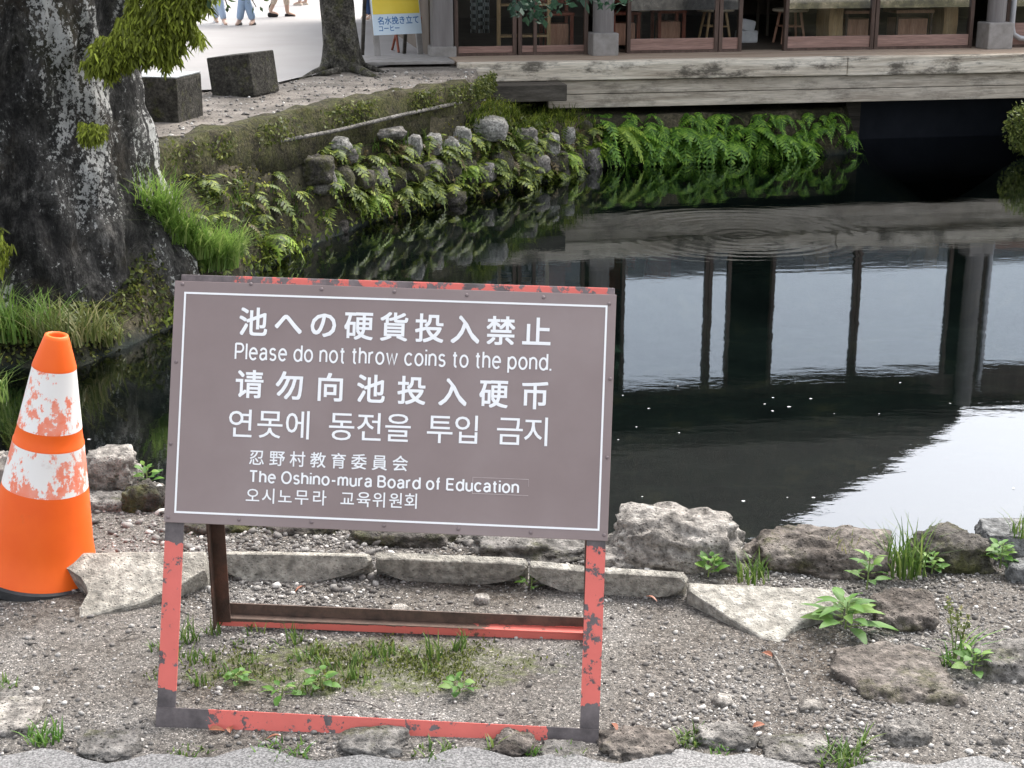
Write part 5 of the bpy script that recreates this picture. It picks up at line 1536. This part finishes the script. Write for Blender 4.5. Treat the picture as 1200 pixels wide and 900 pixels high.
SANS = {   # plain round sans, drawn as pen strokes: (advance, strokes)
 'l': (.0, [[(0, 0), (0, 1)]]), 'i': (.0, [[(0, 0), (0, .72)], [(0, .9), (0, 1.01)]]), '.': (.0, [[(0, -.05), (0, .07)]]), '-': (.3, [[(0, .38), (.3, .38)]]),
 't': (.28, [[(.12, .92), (.12, .14)] + _arc(.24, .12, .12, .13, 190, 280, 6), [(-.02, .70), (.28, .70)]]),
 'f': (.28, [[(.11, 0), (.11, .82)] + _arc(.24, .84, .13, .16, 180, 85, 6), [(-.03, .70), (.27, .70)]]),
 'o': (.54, [_o]), 'c': (.5, [_arc(.27, .36, .27, .36, 42, 318, 20)]),
 'e': (.53, [[(.01, .39), (.53, .39)] + _arc(.27, .36, .265, .36, 6, 318, 22)]),
 'a': (.48, [_arc(.24, .51, .21, .21, 165, 0, 10) + [(.45, .3), (.46, .06), (.5, 0)], [(.45, .42)] + [(.26, .41)] + _arc(.2, .205, .19, .2, 90, 270, 10) + [(.30, .03), (.45, .18)]]),
 's': (.43, [_arc(.215, .54, .19, .18, 25, 245, 12) + _arc(.215, .185, .205, .185, 65, -155, 12)]),
 'd': (.54, [_o, [(.54, 0), (.54, 1)]]), 'p': (.54, [_o, [(0, .72), (0, -.27)]]), 'b': (.54, [_o, [(0, 0), (0, 1)]]),
 'n': (.46, [[(0, 0), (0, .72)], _arc(.23, .47, .23, .25, 180, 0, 12) + [(.46, 0)]]), 'h': (.46, [[(0, 0), (0, 1)], _arc(.23, .47, .23, .25, 180, 0, 12) + [(.46, 0)]]),
 'm': (.74, [[(0, 0), (0, .72)], _arc(.185, .50, .185, .22, 180, 0, 10) + [(.37, 0)], _arc(.555, .50, .185, .22, 180, 0, 10) + [(.74, 0)]]),
 'r': (.27, [[(0, 0), (0, .72)], _arc(.22, .45, .22, .26, 180, 75, 8)]), 'u': (.46, [[(.46, .72), (.46, 0)], [(0, .72)] + _arc(.23, .25, .23, .25, 180, 360, 12)]),
 'w': (.74, [[(0, .72), (.19, 0), (.37, .66), (.55, 0), (.74, .72)]]),
 'P': (.56, [[(0, 0), (0, 1)], [(0, .98), (.32, .98)] + _arc(.32, .72, .24, .26, 85, -85, 10) + [(0, .46)]]),
 'T': (.62, [[(.31, 0), (.31, 1)], [(0, .97), (.62, .97)]]), 'O': (.74, [_arc(.37, .5, .37, .5, 0, 360, 28)]),
 'B': (.58, [[(0, 0), (0, 1)], [(0, .97), (.3, .97)] + _arc(.3, .755, .22, .215, 85, -85, 9) + [(0, .54)], [(0, .54), (.33, .54)] + _arc(.33, .285, .25, .25, 85, -85, 9) + [(0, .035)]]),
 'E': (.54, [[(0, 0), (0, 1)], [(0, .97), (.54, .97)], [(0, .52), (.5, .52)], [(0, .03), (.54, .03)]]),
}
def pen_text(text, w, gap=.2, space=.42):
    """list of words; each word = list of strokes (quads) in cap-height units"""
    x = 0; words = [[]]
    for ch in text:
        if ch == ' ': x += space - gap * 0; words.append([]); continue
        adv, strokes = SANS[ch]
        for st in strokes:
            pts = [Vector((a + x, c_)) for a, c_ in st]
            L, Rr = [], []
            closed = (pts[0] - pts[-1]).length < 1e-5
            n = len(pts)
            for i, p in enumerate(pts):
                a = pts[i - 1] if i > 0 else (pts[-2] if closed else None)
                c_ = pts[i + 1] if i < n - 1 else (pts[1] if closed else None)
                d1 = (p - a).normalized() if a is not None else (c_ - p).normalized()
                d2 = (c_ - p).normalized() if c_ is not None else d1
                d = (d1 + d2).normalized() if (d1 + d2).length > .1 else d2
                nn = Vector((-d.y, d.x)); k = 1 / max(.8, nn.dot(Vector((-d2.y, d2.x))))
                L.append(p + nn * w / 2 * k); Rr.append(p - nn * w / 2 * k)
            words[-1].append(L + Rr)
        x += adv + gap + w * .35
    return words, x - gap - w * .35
def pen_line(text, a, c, cap, w, gap=.2, space=.42):
    (ua, va), (uc, vc) = sp(*a), sp(*c)
    words, tot = pen_text(text, w, gap, space)
    k = (uc - ua) / tot
    for wd in words:
        b = MB(ST)
        for j, q in enumerate(wd):
            n = len(q) // 2
            vs = [(ua + p.x * k, -.0011 - .00004 * (j % 7), va + p.x * k * (vc - va) / (uc - ua) + p.y * cap) for p in q]
            b.add(vs, [(n + i, n + i + 1, i + 1, i) for i in range(n - 1)])
        b.build("lettering", M['letter'], sign)
PXM = SW / 517                               # metres per photo pixel on the board
letters_on(ST, "lettering", char_row(even("池への硬貨投入禁止", (297, 377), (629, 389)), 35 * PXM, .017), M['letter'], sign)
letters_on(ST, "lettering", char_row(even("请勿向池投入硬币", (292.5, 450), (627, 463)), 34.5 * PXM, .017), M['letter'], sign)
ks = list(zip("연못에동전을투입금지", (284, 318, 351, 402, 435, 468, 517, 549, 599, 631)))
for wd in (ks[0:3], ks[3:6], ks[6:8], ks[8:10]):
    letters_on(ST, "lettering", char_row([(c, *sp(x, 496 + (x - 284) * .0275)) for c, x in wd], 36 * PXM, .004), M['letter'], sign)
letters_on(ST, "lettering", char_row(even("忍野村教育委員会", (301, 536), (469, 543)), 19 * PXM, .010), M['letter'], sign)
ks = list(zip("오시노무라교육위원회", (297, 316, 335, 354.5, 375, 408, 427, 445.5, 465, 483)))
for wd in (ks[0:5], ks[5:10]):
    letters_on(ST, "lettering", char_row([(c, *sp(x, 580.5 + (x - 297) * .035)) for c, x in wd], 19 * PXM, .008), M['letter'], sign)
def latin(s, a, c, cap, bold, space=1.0):
    V, F = glyphs(s, bold)
    (ua, va), (uc, vc) = sp(*a), sp(*c)
    x0, x1 = V[:, 0].min(), V[:, 0].max()
    k = (uc - ua) / (x1 - x0); ky = cap / .70
    return [([(ua + (p[0] - x0) * k, va + (p[0] - x0) * k * (vc - va) / (uc - ua) + p[1] * ky) for p in V], F)]
pen_line("Please do not throw coins to the pond.", (276, 420.5), (645, 433.5), 18.2 * PXM, .135, .20, .36)
pen_line("The Oshino-mura Board of Education", (292.5, 564.5), (607, 577.5), 13.0 * PXM, .165, .20, .34)
# thin outline left by a peeling patch round the last letters
(a0, c1), (a1, c0) = sp(554, 559), sp(619, 581)
b = MB(ST); q = .0009
for (x0, x1, z0, z1) in ((a0, a1, c1 - q, c1), (a0, a1, c0, c0 + q), (a0, a0 + q, c0 + q, c1 - q), (a1 - q * .6, a1, c0 + (c1 - c0) * .55, c1 - q)):
    b.box(x0, x1, -.0009, -.0004, z0, z1)
b.build("patch_outline", M['panel'] if False else pmat("faint_outline", [(.3, (.42, .34, .33)), (.7, (.6, .52, .5))], 30, rough=.6), sign)
for (px, py) in ((214, 333), (294, 333), (377, 339), (462, 342), (547, 346), (637, 348.5), (714, 356), (715, 444), (711.5, 536), (708, 627), (280, 609), (365, 612), (450, 616), (537, 620), (622, 624), (206.5, 424), (200, 520), (197, 606)):
    u, v = sp(px, py)
    b = MB(ST @ Matrix.Translation((u, -.0002, v)) @ Matrix.Rotation(math.pi / 2, 4, 'X'))
    b.lathe([(.0042, -.001), (.004, .0012), (.0022, .0024), (.0001, .0026)], 12); b.build("rivet", M['rivet'], sign, smooth=True)

# =================================================================== TRAFFIC CONE
def cone_material():
    t = NT("cone_plastic"); c = t.coord('Object'); sx = t.node("ShaderNodeSeparateXYZ"); t.link(c, sx.inputs[0])
    z = sx.outputs[2]
    def band(lo, hi): return t.math('MULTIPLY', t.math('GREATER_THAN', z, lo), t.math('LESS_THAN', z, hi))
    bands = t.math('ADD', band(.455, .620), band(.285, .408))
    wear = t.noise(t.coord('Object', (1, 1, .75)), 9.5, 9, .74)
    fine = t.noise(t.coord('Object'), 45, 4, .7)
    w = t.ramp(t.math('ADD', wear, t.math('MULTIPLY', fine, .12)), [(.575, 1.0), (.60, 0.0)])
    n = t.noise(c, 5, 6, .6)
    orange = t.ramp(n, [(.3, (.80, .10, .005)), (.7, (.88, .135, .008))])
    faded = t.ramp(t.noise(c, 14, 6, .7), [(.35, (.86, .20, .10)), (.65, (.86, .36, .27))])
    bandc = t.mix(w, faded, (.84, .82, .79))
    dirt = t.ramp(t.noise(c, 18, 7, .7), [(.62, 0.0), (.75, .25)])
    col = t.mix(bands, orange, bandc)
    col = t.mix(dirt, col, (.35, .13, .05))
    return t.done(t.bsdf(col, .5, t.bump(wear, .06, .004), 0, .4))
cp = at(40, 688, 0.0)
CM = Matrix.Translation((cp.x - .012, cp.y + .075, -.005)) @ Matrix.Rotation(R(9.5), 4, 'Y') @ Matrix.Rotation(R(1.5), 4, 'X') @ Matrix.Diagonal((.87, .87, .95, 1))
cone = empty("traffic_cone", mat=CM)
tag(cone, "orange traffic cone with two worn white bands leaning beside the kerb", "traffic cone")
b = MB(CM)
prof = [(.178, .022), (.177, .034), (.170, .042), (.150, .125), (.1248, .280), (.1235, .284), (.1228, .290), (.1222, .293), (.1023, .404), (.1025, .408), (.1012, .413), (.0985, .418), (.0915, .450), (.0918, .454), (.0905, .460), (.0625, .615), (.0628, .619), (.0615, .626), (.036, .700), (.033, .708), (.026, .710), (.022, .704), (.022, .60)]
b.lathe(prof, 64); b.build("cone_body", cone_material(), cone, smooth=True)
b = MB(CM); b.lathe([(.10, 0.0), (.183, 0.0), (.187, .006), (.186, .028), (.179, .033), (.10, .033)], 64); b.build("base_ring", M['black'], cone, smooth=False)

# =================================================================== COFFEE A-BOARD
bl, br = at(440, 69, 0.03), at(497, 66, 0.03)
u_ = (br - bl); wA = u_.length * .98
AT = Matrix.Translation((bl + br) / 2) @ Matrix.Rotation(math.atan2(u_.y, u_.x), 4, 'Z')
ab = empty("coffee_signboard", mat=AT)
tag(ab, "white and yellow coffee A-board with blue hand lettering beside the slim tree", "signboard")
LT = AT @ Matrix.Rotation(R(-9), 4, 'X')
zb = .27
b = MB(LT); b.box(-wA / 2, wA / 2, -.012, -.002, zb, zb + 1.0); b.build("board", pmat("pale_blue_paper", [(.3, (.62, .74, .84)), (.7, (.7, .8, .88))], 4, rough=.5, bump=.02), ab)
b = MB(LT); b.box(-wA / 2 + .01, wA / 2 - .01, -.016, -.0125, zb + .24, zb + .42); b.build("yellow_band", pmat("yellow_paper", [(.3, (.85, .62, .05)), (.7, (.9, .70, .09))], 4, rough=.5, bump=.02), ab)
b = MB(LT); b.box(-wA / 2 + .06, wA / 2 - .12, -.0150, -.0128, zb + .46, zb + .9); b.build("picture", pmat("dim_picture", [(.35, (.09, .08, .07)), (.55, (.4, .36, .3)), (.7, (.65, .6, .52))], 14, rough=.5, bump=.02), ab)
M['blueink'] = pmat("blue_ink", [(.3, (.03, .13, .36)), (.7, (.05, .2, .46))], 5, rough=.6, bump=0)
for s, x0, zc, h in (("名水挽き立て", -wA / 2 + .06, zb + .165, .098), ("コーヒー", -wA / 2 + .06, zb + .075, .08)):
    it = []
    for i, ch in enumerate(s):
        V, F = glyphs(ch, .015); it.append(([(x0 + (i + p[0]) * h * (.95 if len(s) > 4 else .9), zc + (p[1] - .38) * h) for p in V], F))
    letters_on(LT, "lettering", it, M['blueink'], ab, -.0135)
for x in (-wA / 2 + .035, wA / 2 - .035):
    b = MB(LT); b.box(x - .035, x + .035, .0, .03, 0, 1.3, .004); b.build("front_leg", M['columnbase'], ab)
    b = MB(AT @ Matrix.Translation((0, .42, 0)) @ Matrix.Rotation(R(9), 4, 'X')); b.box(x - .02, x + .02, 0, .025, 0, 1.25); b.build("rear_leg", M['darkwood'], ab)
# folding wooden chair behind the A-board
p = at(478, 62, 0.03); FT = Matrix.Translation((p.x, p.y + .35, .03)) @ Matrix.Rotation(.35, 4, 'Z')
fc = empty("folding_chair", mat=FT); tag(fc, "red brown slatted wooden chair behind the coffee board", "chair")
for (x, y0, y1, z1) in ((-.2, -.2, .15, .8), (.2, -.2, .15, .8), (-.17, .2, -.18, .42), (.17, .2, -.18, .42)):
    b = MB(FT); b.tube([(x, y0, 0), (x, y1, z1)], .016, 8); b.build("leg", M['redwood'], fc)
b = MB(FT)
for k in range(5): b.box(-.2, .2, -.19 + k * .075, -.14 + k * .075, .40, .418)
b.build("seat", M['redwood'], fc)
b = MB(FT)
for k in range(3): b.box(-.2, .2, .09 + .02 * k, .108 + .02 * k, .55 + k * .1, .61 + k * .1)
b.build("backrest", M['redwood'], fc)

# =================================================================== WALKING PEOPLE
def skin_mesh(verts, edges, radii, sub=2):
    me = bpy.data.meshes.new("sk"); me.from_pydata(verts, edges, []); me.update()
    o = bpy.data.objects.new("sk", me); COL.objects.link(o)
    m = o.modifiers.new("Skin", 'SKIN'); m.use_smooth_shade = True
    for i, r in enumerate(radii):
        v = me.skin_vertices[0].data[i]; v.radius = (r, r) if not hasattr(r, '__len__') else r
        v.use_root = (i == 0)
    s = o.modifiers.new("Sub", 'SUBSURF'); s.levels = s.render_levels = sub
    bpy.context.view_layer.update()
    e = bpy.data.meshes.new_from_object(o.evaluated_get(dg()))
    V = [tuple(v.co) for v in e.vertices]; F = [tuple(p.vertices) for p in e.polygons]
    bpy.data.objects.remove(o); bpy.data.meshes.remove(me); bpy.data.meshes.remove(e)
    return V, F
def fabric(name, c): return pmat(name, [(.3, tuple(x * .82 for x in c)), (.7, c)], 8, rough=.85, bump=.15, bscale=60)
M['skin'] = pmat("skin", [(.3, (.5, .33, .25)), (.7, (.58, .4, .31))], 6, rough=.6, bump=.03)
M['hair'] = pmat("dark_hair", [(.3, (.012, .01, .009)), (.7, (.03, .025, .022))], 30, rough=.5, stretch=(6, 6, 1))
def person(label, foot_l, foot_r, face, trousers, top, shoes, wide=1.0, H=1.66, lift_r=0.0, bare=False, cropped=1.0):
    """standing / walking figure; foot_l, foot_r world points, face = heading angle"""
    fl, fr = Vector(foot_l), Vector(foot_r)
    mid = (fl + fr) / 2; mid.z = 0
    root = empty("person", mid); tag(root, label, "person", "people walking on the paved road")
    k = H / 1.7
    f = Vector((math.cos(face), math.sin(face), 0)); s = Vector((-f.y, f.x, 0))
    c = mid + f * .02
    def q(fw, sd, z): return tuple(c + f * fw * k + s * sd * k + Vector((0, 0, z * k)))
    def leg(sd, ft, lift):
        a = Vector(ft) + Vector((0, 0, .085 * k + lift)); hip = Vector(q(0, sd, .88))
        kn = hip.lerp(a, .5) + f * (.05 + lift * .6) * k
        return hip, kn, a
    L1, L2 = leg(.09, fl, 0), leg(-.09, fr, lift_r)
    verts = [q(0, 0, .95), q(0, 0, 1.12), q(.01, 0, 1.30), q(0, 0, 1.42), q(.01, 0, 1.49), q(.02, 0, 1.57), q(.015, 0, 1.66)]
    rad = [.135, .12, .14, .10, .055, .085, .08]
    edges = [(0, 1), (1, 2), (2, 3), (3, 4), (4, 5), (5, 6)]
    rad = [r * k for r in rad]
    verts.append(q(.115, 0, 1.57)); rad.append(.016); edges.append((5, 7))          # nose
    for (hip, kn, a) in (L1, L2):
        i = len(verts)
        verts += [tuple(hip), tuple(kn), tuple(a), tuple(a + f * .14 * k + Vector((0, 0, -.055 * k)))]
        rad += [.085 * k, .055 * k, .038 * k, .032 * k]
        edges += [(0, i), (i, i + 1), (i + 1, i + 2), (i + 2, i + 3)]
    for sd, sw in ((1, .10), (-1, -.10)):
        i = len(verts)
        verts += [q(0, sd * .17, 1.38), q(sw * .3, sd * .22, 1.12), q(sw + .05, sd * .23, .90), q(sw + .09, sd * .23, .80), q(sw + .10, sd * .225, .73)]
        rad += [.055 * k, .042 * k, .03 * k, .036 * k, .018 * k]
        edges += [(3, i), (i, i + 1), (i + 1, i + 2), (i + 2, i + 3), (i + 3, i + 4)]
        for t, (fo, so) in enumerate(((.02, -.03), (.03, 0), (.02, .025), (.06, -.02))):
            j = len(verts); verts.append(q(sw + .10 + fo, sd * .225 + so, .70 + (.05 if t == 3 else 0))); rad.append(.009); edges.append((i + 3, j))
    V, F = skin_mesh(verts, edges, rad)
    raw("body", V, F, M['skin'], root, smooth=True)
    tv = [q(0, 0, .96)]; tr_ = [(.15 * k)]; te = []
    for (hip, kn, a) in (L1, L2):
        i = len(tv)
        end = kn.lerp(a, cropped * .98)
        if bare: end = hip.lerp(kn, .85)
        tv += [tuple(hip), tuple(hip.lerp(kn, .95) if not bare else hip.lerp(kn, .5)), tuple(kn.lerp(a, .5) if not bare else hip.lerp(kn, .7)), tuple(end)]
        tr_ += [.105 * k, .07 * k * wide, .06 * k * wide, .054 * k * wide]
        te += [(0, i), (i, i + 1), (i + 1, i + 2), (i + 2, i + 3)]
    V, F = skin_mesh(tv, te, tr_); raw("trousers", V, F, trousers, root, smooth=True)
    sv = [q(0, 0, .92), q(0, 0, 1.12), q(.01, 0, 1.30), q(0, 0, 1.43)]; sr = [.158 * k, .145 * k, .16 * k, .09 * k]; se = [(0, 1), (1, 2), (2, 3)]
    for sd, sw in ((1, .10), (-1, -.10)):
        i = len(sv); sv += [q(0, sd * .175, 1.385), q(sw * .25, sd * .222, 1.16)]; sr += [.07 * k, .062 * k]; se += [(3, i), (i, i + 1)]
    V, F = skin_mesh(sv, se, sr); raw("shirt", V, F, top, root, smooth=True)
    hv = [q(-.01, 0, 1.69), q(-.035, 0, 1.62), q(-.045, 0, 1.54)]; V, F = skin_mesh(hv, [(0, 1), (1, 2)], [.082 * k, .088 * k, .07 * k]); raw("hair", V, F, M['hair'], root, smooth=True)
    for (hip, kn, a), lf in ((L1, 0), (L2, lift_r)):
        h0 = a + Vector((0, 0, -.05 * k)) - f * .05
        vv = [tuple(h0), tuple(h0 + f * .09 * k), tuple(h0 + f * .19 * k + Vector((0, 0, -.008)))]
        V, F = skin_mesh(vv, [(0, 1), (1, 2)], [.042 * k, .044 * k, .034 * k]); raw("shoe", V, F, shoes, root, smooth=True)
jean = fabric("pale_denim", (.42, .52, .66)); jean2 = fabric("blue_denim", (.34, .46, .63)); beige = fabric("beige_cotton", (.62, .52, .42)); navy = fabric("navy_cotton", (.035, .07, .17)); greyc = fabric("pale_grey_cotton", (.5, .5, .51))
wht = fabric("white_cotton", (.7, .7, .7)); dk = fabric("dark_shoe", (.025, .022, .022)); red_ = fabric("wine_cotton", (.3, .06, .07))
person("walker in pale washed jeans and white shoes, leftmost on the road", at(253, 28), at(263, 31), R(-70), jean, wht, wht, 1.0)
person("walker in wide blue jeans and dark shoes beside the pale jeans", at(281, 31), at(297, 31), R(-100), jean2, red_, dk, 1.12)
person("walker with cropped beige trousers and dark shoes, one heel lifted", at(337, 21), at(317, 22), R(10), beige, navy, dk, 1.0, lift_r=.03, cropped=.75)
person("distant walker in pale grey trousers left of the slim tree", at(352, 8), at(359, 7), R(170), greyc, wht, beige, .95)
person("walker in navy trousers partly hidden behind the coffee board", at(430, 23), at(435, 25), R(-120), navy, wht, wht, 1.1)
